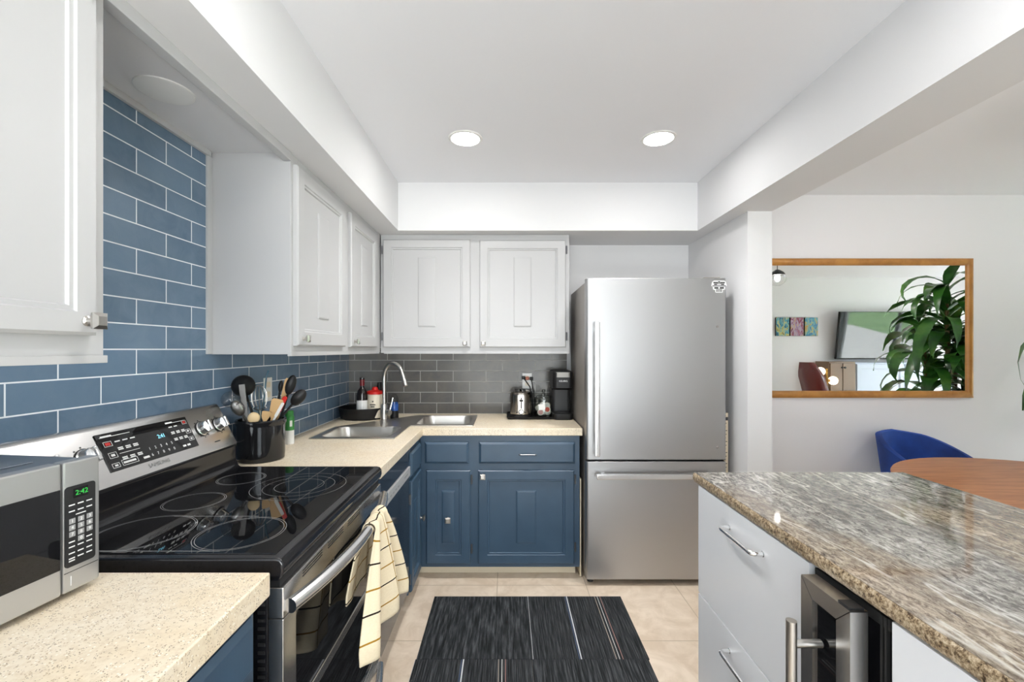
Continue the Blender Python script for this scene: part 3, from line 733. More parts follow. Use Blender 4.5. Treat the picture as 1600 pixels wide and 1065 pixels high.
# ================================================================ MICROWAVE
t = thing('microwave', 'silver countertop microwave with green clock on the short counter', 'microwave', (-.832, .900, CT), rotz=math.radians(82))
Wm = W[t.name]
MB(Wm).box(-.47, -.004, .022, .325, .012, .258, .008).build('casing', M['microwave_top'], t, label='dark grey casing')
MB(Wm).box(-.40, -.06, .07, .29, .2575, .2615, .003).build('top_emboss', M['microwave_top'], t)
for x in (-.44, -.035):
    for y in (.04, .29): MB(Wm).lathe([(.011, 0), (.012, .013)], (x, y, 0), 12).build('foot', M['black_rubber'], t)
Mf = Wm @ frame((0, 0, 0), (1, 0, 0), (0, 0, 1))        # w points out of the front
PW = .068
md = MB(Mf).box(-.470, -PW-.001, .012, .262, -.022, .006, .005).build('door', M['microwave_silver'], t)
MB(Mf).box(-.462, -PW-.004, .062, .213, .002, .0072, .001, 1).build('window', M['black_glass'], md, label='dark glass window')
mp_ = MB(Mf).box(-PW+.001, 0, .012, .262, -.022, .005, .005).build('control_panel', M['microwave_silver'], t)
MB(Mf).loft([[(p[0], p[1], w_) for p in rrect(-PW+.004, -.010, .060, .214, .006)] for w_ in (.003, .0062)]).build('keypad', M['dark_plastic'], mp_, label='dark grey keypad')
b = MB(Mf)
b.box(-PW+.003, -.004, .050, .0512, .0049, .0053); b.build('seam', M['dark_gap'], mp_)
MB(Mf).box(-.050, -.024, .190, .208, .006, .0066).build('clock_window', M['black_glass'], mp_)
MB(Mf).text('2:42', .0135, Matrix.Translation((-.0355, .199, .0067))).build('clock_digits', M['green_led'], mp_, label='glowing green clock digits')
b = MB(Mf); b2_ = MB(Mf); zz = .0063
for r, v in enumerate((.178, .166)):
    for k in range(3): b.box(-.058+k*.0155, -.0475+k*.0155, v-.0011, v+.0011, zz, zz+.0003)
b.box(-.046, -.028, .157, .1588, zz, zz+.0003)
for r in range(4):
    for k in range(3):
        if r == 3 and k != 1: continue
        n_ = '0' if r == 3 else str(r*3+k+1); cu, cv = -.052+k*.0155, .147-r*.0125
        b2_.box(cu-.0055, cu+.0055, cv-.005, cv+.005, zz-.0002, zz+.0005, .0004, 1)
        b.text(n_, .0085, Matrix.Translation((cu, cv, zz+.0006)))
for r, v in enumerate((.1075, .098, .086, .076, .0715)):
    for k in range(3):
        if r == 0 and k == 1: continue
        if r == 4 and k: continue
        b.box(-.058+k*.0155, -.0475+k*.0155, v-.0011, v+.0011, zz, zz+.0003)
b.build('key_lettering', M['white_print'], mp_); b2_.build('number_key', M['grey_print'], mp_)
MB(Mf).box(-.054, -.0525, .024, .042, .0049, .0056).build('release_mark', M['white_print'], mp_)

# ================================================================ THINGS ON THE COUNTER BY THE RANGE
cx, cy = -1.068, 1.925
b = MB(); b.lathe([(.086, 0), (.092, .004), (.094, .03), (.094, .150), (.099, .158), (.100, .170), (.096, .176), (.089, .174), (.087, .150), (.085, .012), (0, .010)], (cx, cy, CT), 40)
b.thing('utensil_crock', M['crock'], 'glossy black ceramic crock full of cooking utensils', 'crock')
CB = CT+.014
def P(x, y, Y): return Vector(((x-791)*Y/690, Y, 1.39-(y-546)*Y/690))     # measuring aid: world point from sight lines
def utensil(name, label, a, b_, hm, headf, headname, headm, hr=(.006, .005), cat='utensil'):
    a = Vector(a); b_ = Vector(b_)
    t = thing(name, label, cat, tuple(a), 'cooking utensils in the crock')
    MB().tube([a, a.lerp(b_, .5), b_], [hr[0], (hr[0]+hr[1])/2, hr[1]], 10).build('handle', hm, t)
    d = (b_-a).normalized(); u = d.cross(Vector((.45, -.9, 0))).normalized()
    Mh = frame(b_, -u, d)          # v runs on along the handle, w faces the camera side
    bb = MB(Mh); headf(bb); bb.build(headname, headm, t)
    return t
def paddle(w0, w1, L, th=.004):
    def f(b):
        n = 8; pts = [(-.006, -.005), (-w0/2, .02)] + [(-w1/2+ (w1*.15)*(k/4)**2, .02+(L-.02)*(.8+.2*k/4)) for k in range(5)]
        pts += [(-p[0], p[1]) for p in pts[::-1]]
        b.prism(pts, -th/2, th/2)
    return f
def spoonhead(rw, rl, dp=.4):
    def f(b):
        b.ellipsoid((0, rl*.9, -.004), rw, rl, .010+rw*dp*.4, 18, 8, -PI/2, .15)
        b.ellipsoid((0, rl*.9, .0), rw*.98, rl*.98, .003, 18, 4)
    return f
def ladlehead(r):
    def f(b):
        loops = []
        n = 24
        for q, z in ((0.02, -r*.75), (.5, -r*.66), (.8, -r*.42), (.96, -r*.15), (1, 0), (.96, 0), (.9, -r*.2), (.7, -r*.45), (.02, -r*.66)):
            loops.append([(q*r*math.cos(2*PI*k/n), r*.9+q*r*math.sin(2*PI*k/n), z) for k in range(n)])
        b.loft(loops)
    return f
def whisk(b):
    for k in range(6):
        a = PI*k/6; pts = []
        for j in range(17):
            q = j/16*PI; s = .028*math.sin(q)**.9*(1 if True else 0)
            pts.append((math.cos(a)*.030*math.sin(q*2 if q < PI/4 else q), .11*math.sin(q/1.0)*0+.055*(1-math.cos(q))*1.0, math.sin(a)*.030*math.sin(q)))
        b.tube(pts+[(-p[0], p[1], -p[2]) for p in pts[::-1]], .0011, 6)
def grater(b):
    b.box(-.0115, .0115, 0, .155, -.003, .003, .001, 1)
    for k in range(18): b.box(-.008+(k % 2)*.006, -.004+(k % 2)*.006, .008+k*.008, .011+k*.008, .003, .0045); 
I = lambda dx, dy: (cx+dx, cy+dy, CB)
utensil('ladle', 'large black ladle turned up, leaning toward the range wall', I(.02, .0), (-1.118, 1.90, 1.195), M['black_plastic'], ladlehead(.046), 'bowl', M['black_plastic'])
utensil('whisk', 'steel wire whisk beside the black ladle', I(-.01, .02), (-1.083, 1.94, 1.125), M['wire_steel'], whisk, 'wires', M['wire_steel'])
utensil('grater', 'narrow upright steel grater in front of the black ladle', I(-.02, -.05), (-1.100, 1.865, 1.09), M['black_plastic'], grater, 'blade', M['dark_steel'])
MB().tube([I(-.03, .03), (-1.062, 1.955, 1.27), (-1.052, 1.955, 1.298)], .0035, 8).thing('drinking_straw', M['teal'], 'thin dark teal straw sticking up behind the ladle', 'straw', 'cooking utensils in the crock')
utensil('cooking_spoon', 'large black spoon with long head, upright in the crock', I(.02, .03), (-.966, 1.955, 1.195), M['black_plastic'], spoonhead(.021, .046), 'bowl', M['black_plastic'])
utensil('cooking_spoon', 'round black spoon leaning toward the sink side of the crock', I(-.06, 0), (-.945, 1.955, 1.15), M['black_plastic'], spoonhead(.026, .042), 'bowl', M['black_plastic'])
utensil('cooking_spoon', 'slim black spoon behind the wooden spatulas', I(.01, .05), (-1.018, 1.985, 1.20), M['black_plastic'], spoonhead(.010, .028), 'bowl', M['black_plastic'])
utensil('wooden_spatula', 'tall thin wooden spatula standing at the back of the crock', I(.0, .045), (-1.0, 1.975, 1.165), M['wood_light'], paddle(.022, .030, .10), 'blade', M['wood_light'])
utensil('wooden_spatula', 'broad wooden turner tilted in front of the black spoons', I(.0, -.01), (-1.003, 1.895, 1.10), M['wood_light'], paddle(.036, .048, .085), 'blade', M['wood_light'])
utensil('wooden_spoon', 'pale wooden spoon low over the crock rim', I(-.03, -.03), (-1.058, 1.848, 1.085), M['wood_pale'], spoonhead(.023, .026), 'bowl', M['wood_pale'])
utensil('wooden_spoon', 'short wooden paddle low over the crock rim beside the pale spoon', I(.0, -.04), (-1.022, 1.868, 1.09), M['wood_pale'], paddle(.03, .034, .042), 'blade', M['wood_light'])
utensil('rubber_scraper', 'white handled scraper with a red middle, leaning out by the round black spoon', I(-.02, .0), (-.985, 1.905, 1.12), M['white_plastic'], lambda b: b.loft([[(p[0], p[1], w_) for p in rrect(-.009, .009, 0, .078, .008, 3)] for w_ in (-.004, .004)]), 'grip', M['red_plastic'], (.005, .004))
utensil('rubber_scraper', 'white handled scraper beside the red one', I(-.03, -.01), (-.985, 1.885, 1.105), M['white_plastic'], lambda b: b.loft([[(p[0], p[1], w_) for p in rrect(-.006, .006, 0, .070, .005, 3)] for w_ in (-.004, .004)]), 'grip', M['white_plastic'], (.005, .004))
utensil('measuring_cup', 'clear plastic scoop leaning out over the range', I(.04, .02), (-1.112, 1.815, 1.16), M['smoke_plastic'], ladlehead(.036), 'scoop', M['smoke_plastic'])
utensil('slotted_spoon', 'steel slotted spoon leaning out over the range below the clear scoop', I(.03, .01), (-1.105, 1.845, 1.12), M['wire_steel'], spoonhead(.022, .036), 'bowl', M['wire_steel'])

t = thing('spray_can', 'green and white can behind the black crock', 'can', (-1.098, 2.235, CT))
MB().lathe([(.022, 0), (.023, .002), (.023, .070)], (-1.098, 2.235, CT), 24).build('lower_body', M['white_plastic'], t, label='white lower half')
MB().lathe([(.0232, .070), (.0232, .135), (.020, .142)], (-1.098, 2.235, CT), 24).build('upper_body', M['green_can'], t, label='green upper half')
MB().lathe([(.0195, .142), (.020, .145), (.020, .164), (.017, .168), (0, .168)], (-1.098, 2.235, CT), 24).build('cap', M['green_can'], t)
MB(frame((-1.098+.0165, 2.235-.0165, CT+.09), (.7, .7, 0), (0, 0, 1))).box(-.006, .006, 0, .03, 0, .001).build('emblem', M['white_print'], t)

def outlet(name, Mx, label, plugs):
    t = thing(name, label, 'outlet', tuple(Mx.translation))
    p = MB(Mx).box(-.036, .036, -.058, .058, 0, .006, .003).build('cover_plate', M['white_plastic'], t)
    for v in (.024, -.024):
        MB(Mx).loft([[(q[0], q[1]+v, w_) for q in rrect(-.016, .016, -.014, .014, .008, 4)] for w_ in (.005, .008)]).build('receptacle', M['cream_plastic'], t)
    return t
outlet('wall_outlet', frame((LW+.008, 2.165, 1.195), (0, 1, 0), (0, 0, 1)), 'white outlet on the tiled wall behind the utensil crock', 0)
outlet('wall_outlet', F_back(.155, BW-.008, 1.158), 'white outlet with two black plugs above the toaster', 0)
for k, (x, z, pts, lab) in enumerate(((.128, 1.182, [(.128, 3.262, 1.178), (.14, 3.245, 1.165), (.172, 3.235, 1.12), (.19, 3.24, 1.06), (.195, 3.25, .98), (.197, 3.26, .935)], 'black plug and cord running from the outlet behind the toaster'),
                                     (.186, 1.176, [(.186, 3.262, 1.17), (.19, 3.245, 1.14), (.203, 3.24, 1.08), (.21, 3.245, 1.0), (.215, 3.26, .935)], 'black plug and cord running from the outlet beside the glass jar'))):
    t = thing('power_cord', lab, 'cord', (x, 3.27, z), 'black cords at the outlet')
    MB().box(x-.013, x+.013, 3.258, 3.283, z-.012, z+.012, .004).build('plug', M['black_rubber'], t)
    MB().tube(pts, .004, 8).build('cord', M['black_rubber'], t)
MB().box(.143, .170, 3.262, 3.2835, 1.165, 1.190, .006).thing('adapter_plug', M['copper_foil'], 'small copper coloured adapter in the outlet above the toaster', 'plug')

# ================================================================ CORNER BY THE SINK
tx, ty = -1.0, 3.095
b = MB(); b.lathe([(.140, 0), (.152, .006), (.164, .070), (.166, .078), (.160, .078), (.148, .012), (0, .010)], (tx, ty, CT), 44)
b.thing('round_caddy', M['black_plastic'], 'round black caddy in the corner behind the sink', 'caddy')
TZ = CT+.010
t = thing('wine_bottle', 'dark bottle with white label standing in the black caddy', 'bottle', (-.985, 3.02, TZ))
MB().lathe([(.034, 0), (.037, .004), (.037, .155), (.030, .185), (.016, .205), (.0135, .215), (.0135, .262), (.0155, .264), (.0155, .275), (0, .276)], (-.985, 3.02, TZ), 26).build('glass_body', M['bottle_glass'], t)
MB().lathe([(.0376, .055), (.0376, .122)], (-.985, 3.02, TZ), 26, False, False).build('paper_label', M['white_plastic'], t, label='white paper label')
MB().lathe([(.0150, .220), (.0150, .262)], (-.985, 3.02, TZ), 20, False, False).build('foil', M['wine_foil'], t, label='dark red neck foil')
t = thing('canister', 'cream canister with red lid standing in the black caddy', 'canister', (-.902, 3.035, TZ))
MB().lathe([(.044, 0), (.048, .004), (.050, .166)], (-.902, 3.035, TZ), 30).build('pot', M['cream_plastic'], t)
MB().lathe([(.053, .162), (.054, .178), (.046, .184), (.022, .190), (.018, .204), (.012, .210), (0, .211)], (-.902, 3.035, TZ), 30).build('lid', M['red_plastic'], t, label='red lid')
b = MB(frame((-.902, 3.035-.0505, TZ+.115), (1, 0, 0), (0, 0, 1)))
b.prism([(0, -.006), (.006, .002), (.003, .006), (0, .003), (-.003, .006), (-.006, .002)], 0, .001)
b.box(-.020, .018, -.024, -.018, 0, .001).box(-.014, .012, -.038, -.032, 0, .001)
b.build('print', M['dark_print'], t)
t = thing('pump_bottle', 'black capped bottle behind the red lidded canister', 'bottle', (-.905, 3.15, TZ))
MB().lathe([(.03, 0), (.033, .004), (.033, .15), (.02, .17), (.013, .175)], (-.905, 3.15, TZ), 22).build('glass_body', M['bottle_glass'], t)
MB().lathe([(.017, .175), (.017, .225), (.014, .235), (0, .236)], (-.905, 3.15, TZ), 20).build('cap', M['black_plastic'], t)
t = thing('soap_bottle', 'clear bottle of blue soap behind the faucet', 'bottle', (-.775, 3.06, CT))
MB().lathe([(.026, 0), (.028, .003), (.028, .055)], (-.775, 3.06, CT), 24).build('base', M['black_plastic'], t, label='black lower part')
MB().lathe([(.0275, .055), (.0275, .10), (.02, .115)], (-.775, 3.06, CT), 24).build('soap', M['blue_soap'], t, label='blue soap')
MB().lathe([(.0275, .10), (.027, .14), (.015, .165), (.010, .17), (0, .171)], (-.775, 3.06, CT), 24).build('clear_top', M['smoke_plastic'], t)

# ================================================================ TOASTER TRAY AND COFFEE MAKER
b = MB(); b.loft([[(p[0], p[1], z) for p in rrect(.008-i, .352+i, 3.005-i, 3.275+i, .02)] for i, z in ((-.006, CT), (0, CT+.004), (.004, CT+.018), (0, CT+.018), (-.006, CT+.008))])
b.thing('serving_tray', M['black_plastic'], 'flat black tray under the toaster and the glass jar', 'tray')
TT = CT+.008
t = thing('toaster', 'two-slice chrome toaster on the black tray, end facing out', 'toaster', (.097, 3.15, TT))
def tl(i, z): return [(p[0], p[1], z) for p in rrect(.028+i, .178-i, 3.035+i, 3.262-i, .062, 9)]
MB().loft([tl(.006, TT+.014), tl(0, TT+.022), tl(0, TT+.150), tl(.006, TT+.170), tl(.020, TT+.178)]).build('shell', M['toaster_chrome'], t)
MB().loft([tl(.002, TT), tl(.0, TT+.006), tl(.004, TT+.016)]).build('base', M['black_plastic'], t)
MB().box(.062, .082, 3.07, 3.23, TT+.174, TT+.1795).box(.118, .138, 3.07, 3.23, TT+.174, TT+.1795).build('slot', M['dark_gap'], t)
MB(F_back(.103, 3.035, TT)).box(-.004, .004, .062, .138, -.001, .0015).build('lever_slot', M['dark_gap'], t)
MB(F_back(.103, 3.035, TT)).box(-.014, .014, .112, .124, 0, .016, .004).build('lever', M['black_plastic'], t)
kb = MB(F_back(.103, 3.035, TT)).ellipsoid((0, .040, 0), .018, .018, .003, 22, 6).build('dial_ring', M['black_plastic'], t)
MB(F_back(.103, 3.035, TT+.040)).lathe([(.013, .002), (.0125, .012), (0, .0125)], n=20).build('dial', M['bright_steel'], kb)
for u in (-.030, .028): MB(F_back(.103+u, 3.035, TT+.037)).lathe([(.0055, 0), (.005, .004), (0, .0045)], n=14).build('button', M['black_plastic'], t)
jx, jy = .262, 3.10
t = thing('glass_jar', 'clear glass jar of coffee pods on the black tray', 'jar', (jx, jy, TT))
MB().lathe([(.060, 0), (.066, .004), (.067, .020), (.067, .120), (.060, .132), (.060, .134), (.0645, .118), (.0645, .020), (.058, .007), (0, .006)], (jx, jy, TT), 36).build('glass_body', M['jar_glass'], t)
MB().lathe([(.064, .134), (.064, .140), (.040, .150), (.014, .154), (.010, .160), (.008, .168), (.014, .178), (.012, .190), (0, .192)], (jx, jy, TT), 32).build('lid', M['lid_glass'], t)
pods = [(-.024, -.036, .034, .15, 'pod_pink', 'coffee pod with a pink lid at the front of the glass jar'), (.024, -.030, .052, -.25, 'pod_red', 'coffee pod with a red lid at the front of the glass jar'),
        (-.030, .012, .060, .8, 'white_plastic', None), (.0, .022, .034, .3, 'white_plastic', None), (.032, .014, .030, -.5, 'white_plastic', None), (-.008, -.004, .078, .2, 'white_plastic', None), (.026, .022, .072, -.2, 'white_plastic', None)]
for dx, dy, dz, an, mk, lb in pods:
    Mp = Matrix.Translation((jx+dx, jy+dy, TT+dz)) @ Matrix.Rotation(an, 4, 'Z') @ Matrix.Rotation(PI/2-.25, 4, 'X')
    t = thing('coffee_pod', lb or 'plain white coffee pod heaped in the glass jar', 'coffee pod', (jx+dx, jy+dy, TT+dz), 'coffee pods in the jar')
    MB(Mp).lathe([(.014, -.026), (.019, 0), (.0225, .001), (.0225, .003), (0, .0032)], n=22).build('cup', M['pod_ring'], t)
    MB(Mp).lathe([(.0165, .0033), (.0165, .0042), (0, .0043)], n=22).build('lid', M[mk], t)
MB(frame((jx-.018, jy-.071, TT+.075), (1, 0, .1), (-.1, 0, 1))).box(-.022, .022, -.020, .020, 0, .0015).thing('paper_tag', M['white_plastic'], 'small white paper tag on the front of the glass jar', 'tag')
t = thing('coffee_maker', 'black single-cup coffee maker between the glass jar and the fridge', 'coffee maker', (.388, 3.1, CT))
x0, x1 = .318, .456
def cm(i, y0, y1, z): return [(p[0], p[1], z) for p in rrect(x0+i, x1-i, y0+i, y1-i, .03)]
MB().loft([cm(.004, 2.985, 3.255, CT), cm(0, 2.985, 3.255, CT+.006), cm(0, 2.985, 3.255, CT+.038), cm(.006, 2.985, 3.255, CT+.044)]).build('base', M['black_plastic'], t)
MB().loft([cm(0, 3.10, 3.255, CT+.040), cm(0, 3.10, 3.255, CT+.200)]).build('column', M['dark_plastic'], t)
MB().loft([cm(.010, 3.02, 3.255, CT+.200), cm(.0, 3.0, 3.255, CT+.215), cm(0, 2.998, 3.255, CT+.318), cm(.004, 3.0, 3.255, CT+.328), cm(.02, 3.02, 3.24, CT+.334)]).build('brew_head', M['black_plastic'], t)
MB().loft([[(p[0], p[1], z) for p in rrect(x0+.012, x1-.012, 2.9945, 3.06, .028)] for z in (CT+.288, CT+.322)]).build('lid_handle', M['band_silver'], t, label='silver handle band')
MB(F_back(.388, 2.9978, CT+.262)).text('KEURIG', .017, Matrix()).build('brand_lettering', M['white_print'], t)
MB().loft([cm(.022, 3.0, 3.095, CT+.0445), cm(.022, 3.0, 3.095, CT+.048)]).build('drip_grid', M['dark_plastic'], t)

# ================================================================ FRIDGE
fx0, fx1, fyf = .470, 1.298, 2.600
t = thing('refrigerator', 'stainless steel bottom-freezer refrigerator beside the wall stub', 'refrigerator', ((fx0+fx1)/2, 2.9, 0))
MB().box(fx0+.004, fx1-.004, fyf+.062, 3.24, .035, 1.795, .006).build('cabinet_body', M['fridge_side'], t, label='grey painted cabinet')
MB().box(fx0+.012, fx1-.012, fyf+.05, fyf+.07, .05, 1.78).build('gasket', M['black_rubber'], t)
def fdoor(name, z0, z1):
    n = 16; pr = []
    for k in range(n+1):
        q = k/n; x = fx0+.012+(fx1-fx0-.024)*q; pr.append((x, fyf-.0008*(1-(2*q-1)**2)))
    pr += [(fx1-.004, fyf+.004), (fx1, fyf+.014), (fx1, fyf+.052), (fx0, fyf+.052), (fx0, fyf+.014), (fx0+.004, fyf+.004)]
    return MB().prism(pr, z0, z1).build(name, M['fridge_steel'], t, smooth=25, bevel=.003)
du = fdoor('upper_door', .742, 1.811); dl = fdoor('freezer_drawer', .037, .731)
hh = MB().box(.512, .541, fyf-.056, fyf-.036, .772, 1.552, .005).build('door_handle', M['bright_steel'], du, label='vertical flat bar handle')
MB().box(.517, .536, fyf-.040, fyf+.004, .80, .83, .003).box(.517, .536, fyf-.040, fyf+.004, 1.495, 1.525, .003).build('handle_post', M['bright_steel'], hh)
hh = MB().box(.522, 1.250, fyf-.058, fyf-.036, .640, .672, .005).build('drawer_handle', M['bright_steel'], dl, label='horizontal flat bar handle')
MB().box(.555, .585, fyf-.040, fyf+.004, .647, .665, .003).box(1.19, 1.22, fyf-.040, fyf+.004, .647, .665, .003).build('handle_post', M['bright_steel'], hh)
for z in (1.525, .815): MB(F_back(1.243, fyf-.0015, z)).lathe([(.0075, 0), (.006, .002), (0, .0025)], n=14).build('screw_cap', M['fridge_side'], du)
for x in (fx0+.035, fx1-.035): MB().lathe([(.018, 0), (.02, .006), (.016, .04)], (x, fyf+.06, 0), 14).build('foot', M['black_rubber'], t)
MB().box(fx1-.12, fx1-.02, fyf+.03, fyf+.12, 1.795, 1.822, .006).box(fx0+.02, fx0+.12, fyf+.03, fyf+.12, 1.795, 1.815, .006).build('hinge_cover', M['fridge_side'], t)
# sticker at the top corner of the door
t = thing('door_sticker', 'small black and white sticker in the top corner of the fridge door', 'sticker', (1.258, fyf-.001, 1.757))
Ms = F_back(1.252, fyf-.0016, 1.762)
MB(Ms).prism([(-.040, .026), (-.046, .004), (-.036, -.004), (-.036, -.018), (-.022, -.022), (-.022, -.036), (.022, -.036), (.022, -.022), (.036, -.018), (.036, -.004), (.046, .004), (.040, .026), (.030, .034), (-.030, .034)], 0, .0008).build('backing', M['white_print'], t)
b = MB(Ms); z = .0008
for q in ((-.034, -.006, .018, .026), (.006, .034, .018, .026), (-.030, -.012, .008, .016), (.012, .030, .008, .016), (-.012, .012, .012, .016), (-.040, .040, .000, .005), (-.028, -.004, -.014, -.004), (.004, .028, -.014, -.004), (-.018, .018, -.020, -.016), (-.016, -.010, -.032, -.022), (-.006, -.001, -.032, -.022), (.003, .008, -.032, -.022), (.011, .016, -.032, -.022), (-.005, .005, .020, .030)):
    b.box(q[0], q[1], q[2], q[3], z, z+.0005)
b.build('emblem', M['dark_print'], t)
# panel slid into the gap beside the fridge, and the slat on its other side
MB().box(.4500, .4585, 2.70, 3.15, .004, .60, .002).thing('folded_board', M['board_beige'], 'beige board standing in the gap between blue cabinet and fridge', 'board')
t = thing('measuring_stick', 'beige stick with dark marks standing between fridge and wall stub', 'stick', (1.325, 2.66, 0))
MB().box(1.306, 1.334, 2.655, 2.663, 0, 1.01, .001).build('stick', M['board_beige'], t)
b = MB()
for k in range(16): b.box(1.308, 1.320+(k % 3)*.004, 2.6535, 2.6552, .66+k*.022, .664+k*.022)
b.box(1.308, 1.332, 2.652, 2.655, .965, .985)
b.build('marks', M['dark_print'], t)

# ================================================================ ISLAND
GX0, GX1, GY0, GY1 = .728, 1.545, .22, 1.72
t = thing('granite_top', 'grey brown granite island top with rough chiselled edge', 'countertop', ((GX0+GX1)/2, .95, .879))
MB().box(GX0+.004, GX1-.004, GY0+.004, GY1-.004, .9115, CT, .002).build('polished_face', M['granite'], t)
b = MB(); rnd = random.Random(3)
def edge_loop(i, z):
    pts = []
    def side(a, c, n):
        for k in range(n): q = k/n; pts.append((a[0]+(c[0]-a[0])*q, a[1]+(c[1]-a[1])*q))
    side((GX0+i, GY0+i), (GX1-i, GY0+i), 40); side((GX1-i, GY0+i), (GX1-i, GY1-i), 70); side((GX1-i, GY1-i), (GX0+i, GY1-i), 40); side((GX0+i, GY1-i), (GX0+i, GY0+i), 70)
    return [(p[0]+rnd.uniform(-.0012, .0012), p[1]+rnd.uniform(-.0012, .0012), z) for p in pts]
b.loft([edge_loop(.004, .879), edge_loop(0, .885), edge_loop(-.001, .895), edge_loop(.0, .905), edge_loop(.004, .9125)])
b.build('rough_edge', M['granite_edge'], t, smooth=50)
IX = .735
t = thing('drawer_cabinet', 'white two-drawer island cabinet at the fridge end of the island', 'cabinet', (1.1, 1.38, 0))
MB().box(IX+.020, 1.46, 1.070, 1.692, .10, .878).box(IX+.012, IX+.0205, 1.074, 1.688, .4602, .4668).build('body', M['white_lacquer'], t)
MB().box(IX+.06, 1.44, 1.075, 1.68, 0, .10).build('plinth', M['white_lacquer'], t)
def ihandle(parent, z):
    y0, y1 = 1.452, 1.262; pts = []
    X0 = IX; out = .034
    pts = [(X0, y0, z), (X0-out*.7, y0, z), (X0-out*.95, y0-.006, z), (X0-out, y0-.016, z), (X0-out, y1+.016, z), (X0-out*.95, y1+.006, z), (X0-out*.7, y1, z), (X0, y1, z)]
    h = MB().tube(pts, .0070, 12).build('handle', M['chrome'], parent, label='chrome bow handle')
    for y in (y0, y1): MB(F_isl(X0, y, z)).lathe([(.0085, 0), (.0085, .003), (.006, .005)], n=14).build('rosette', M['chrome'], h)
for z0, z1, hz in ((.4665, .872, .806), (.105, .4605, .400)):
    d = MB().box(IX, IX+.019, 1.072, 1.690, z0, z1, .0015).build('drawer', M['white_lacquer'], t); ihandle(d, hz)
t = thing('wine_cooler', 'slim stainless framed wine cooler built into the island', 'wine cooler', (1.0, .957, 0))
MB().box(IX+.012, 1.30, .852, 1.060, .02, .872, .003).build('body', M['black_gloss'], t)
b = MB()
for y in (.858, .868): b.box(IX+.004, IX+.014, y, y+.005, .03, .868)
b.box(IX+.006, IX+.013, .852, 1.06, .845, .868, .001)
b.build('gasket', M['black_rubber'], t)
YN, YF, DXo, DXi = .886, 1.034, .690, .726
fr = MB()
Md = F_isl(DXi, YF, .06); w_, h_ = YF-YN, .805; st = .038; th = DXi-DXo
for a_, b_, c_, d_ in (((0, 0), (w_, 0), (w_-st, st), (st, st)), ((w_, 0), (w_, h_), (w_-st, h_-st), (w_-st, st)), ((w_, h_), (0, h_), (st, h_-st), (w_-st, h_-st)), ((0, h_), (0, 0), (st, st), (st, h_-st))):
    q = 0.0006
    cxm = sum(p[0] for p in (a_, b_, c_, d_))/4; cym = sum(p[1] for p in (a_, b_, c_, d_))/4
    pts = [(p[0]+(cxm-p[0])*.006, p[1]+(cym-p[1])*.006) for p in (a_, b_, c_, d_)]
    fr_b = MB(Md); fr.M = Md; fr.prism(pts, 0, th); fr_b.bm.free()
cd_ = fr.build('door', M['steel'], t)
MB(Md).box(st-.002, w_-st+.002, st-.002, h_-st+.002, .004, th-.006).build('glass', M['black_glass'], cd_, label='black glass panel')
MB(Md).box(w_-.036, w_-.004, h_, h_+.004, .004, th-.002, .001).build('hinge_plate', M['black_plastic'], cd_)
bx, by = .625, .968
hb_ = MB().tube([(bx, by, .30), (bx, by, .797)], .0108, 18).build('handle', M['nickel'], cd_, label='round steel bar handle')
for z in (.746, .36): MB().tube([(bx, by, z), (DXo, by, z)], .0085, 14).build('handle_post', M['nickel'], hb_)
t = thing('end_cabinet', 'white island cabinet beside the wine cooler, at the end away from the fridge', 'cabinet', (1.1, .53, 0))
MB().box(IX+.020, 1.46, .24, .843, .10, .878).build('body', M['white_lacquer'], t)
MB().box(IX, IX+.019, .242, .842, .105, .872, .0015).build('door', M['white_lacquer'], t)
MB().box(IX+.06, 1.44, .25, .84, 0, .10).build('plinth', M['white_lacquer'], t)

# ================================================================ RUG of carpet squares
t = thing('area_rug', 'charcoal striped rug of carpet squares on the kitchen floor', 'rug', (.12, 1.73, 0))
X0, Y1, TX, TY = -.402, 2.478, .522, .503
for r in range(3):
    for c_ in range(2):
        xa, yb_ = X0+c_*TX - (.005 if r == 1 else 0), Y1-r*TY
        xa2 = xa+TX-.001; ya = yb_-TY+.001
        b = MB().box(xa, xa2, ya, yb_, .0005, .007, .001, 1)
        lay = b.bm.loops.layers.uv.verify(); flip = (r+c_) % 2
        for f_ in b.bm.faces:
            for lp in f_.loops:
                u = (lp.vert.co.x-xa)/TX; v_ = (lp.vert.co.y-ya)/TY
                if r == 0 and c_ == 0: lp[lay].uv = (1.10+u*.27+.62*0, v_)
                elif r == 0: lp[lay].uv = (u*.95+.02, v_)
                elif c_ == 0: lp[lay].uv = (u*.95+.02, v_+3)
                else: lp[lay].uv = (1.4+u*.5, v_+5)
        b.build('carpet_square', M['carpet'], t)

# ================================================================ DINING
tcx, tcy, tr = 2.61, 1.92, .71
t = thing('dining_table', 'round brown wooden dining table behind the island', 'table', (tcx, tcy, 0))
MB().lathe([(tr-.03, .718), (tr-.004, .732), (tr, .742), (tr-.004, .750), (0, .750)], (tcx, tcy, 0), 72).build('tabletop', M['table_wood'], t)
for k in range(4):
    a_ = PI/4+k*PI/2; c_, s_ = math.cos(a_), math.sin(a_)
    MB().tube([(tcx+.34*c_, tcy+.34*s_, .722), (tcx+.46*c_, tcy+.46*s_, 0)], [.032, .018], 14).build('leg', M['table_wood'], t)
t = thing('tub_chair', 'royal blue velvet tub chair at the far side of the wooden table', 'chair', (2.73, 2.77, 0))
ccx, ccy = 2.73, 2.77
def shell_pt(phi, s, inner):
    # phi 0 = back of the chair; positive towards the camera's left
    q = abs(phi)/2.05
    top = .838-.02*q-.30*max(0, q-.30)**1.5 - (.08*max(0, -phi/2.05)*1.0)
    z = .44+(top-.44)*s
    r = .275+.045*s-(.035 if inner else 0)
    a_ = PI/2+.18+phi
    return (ccx+r*math.cos(a_), ccy+r*math.sin(a_), z)
loops = []
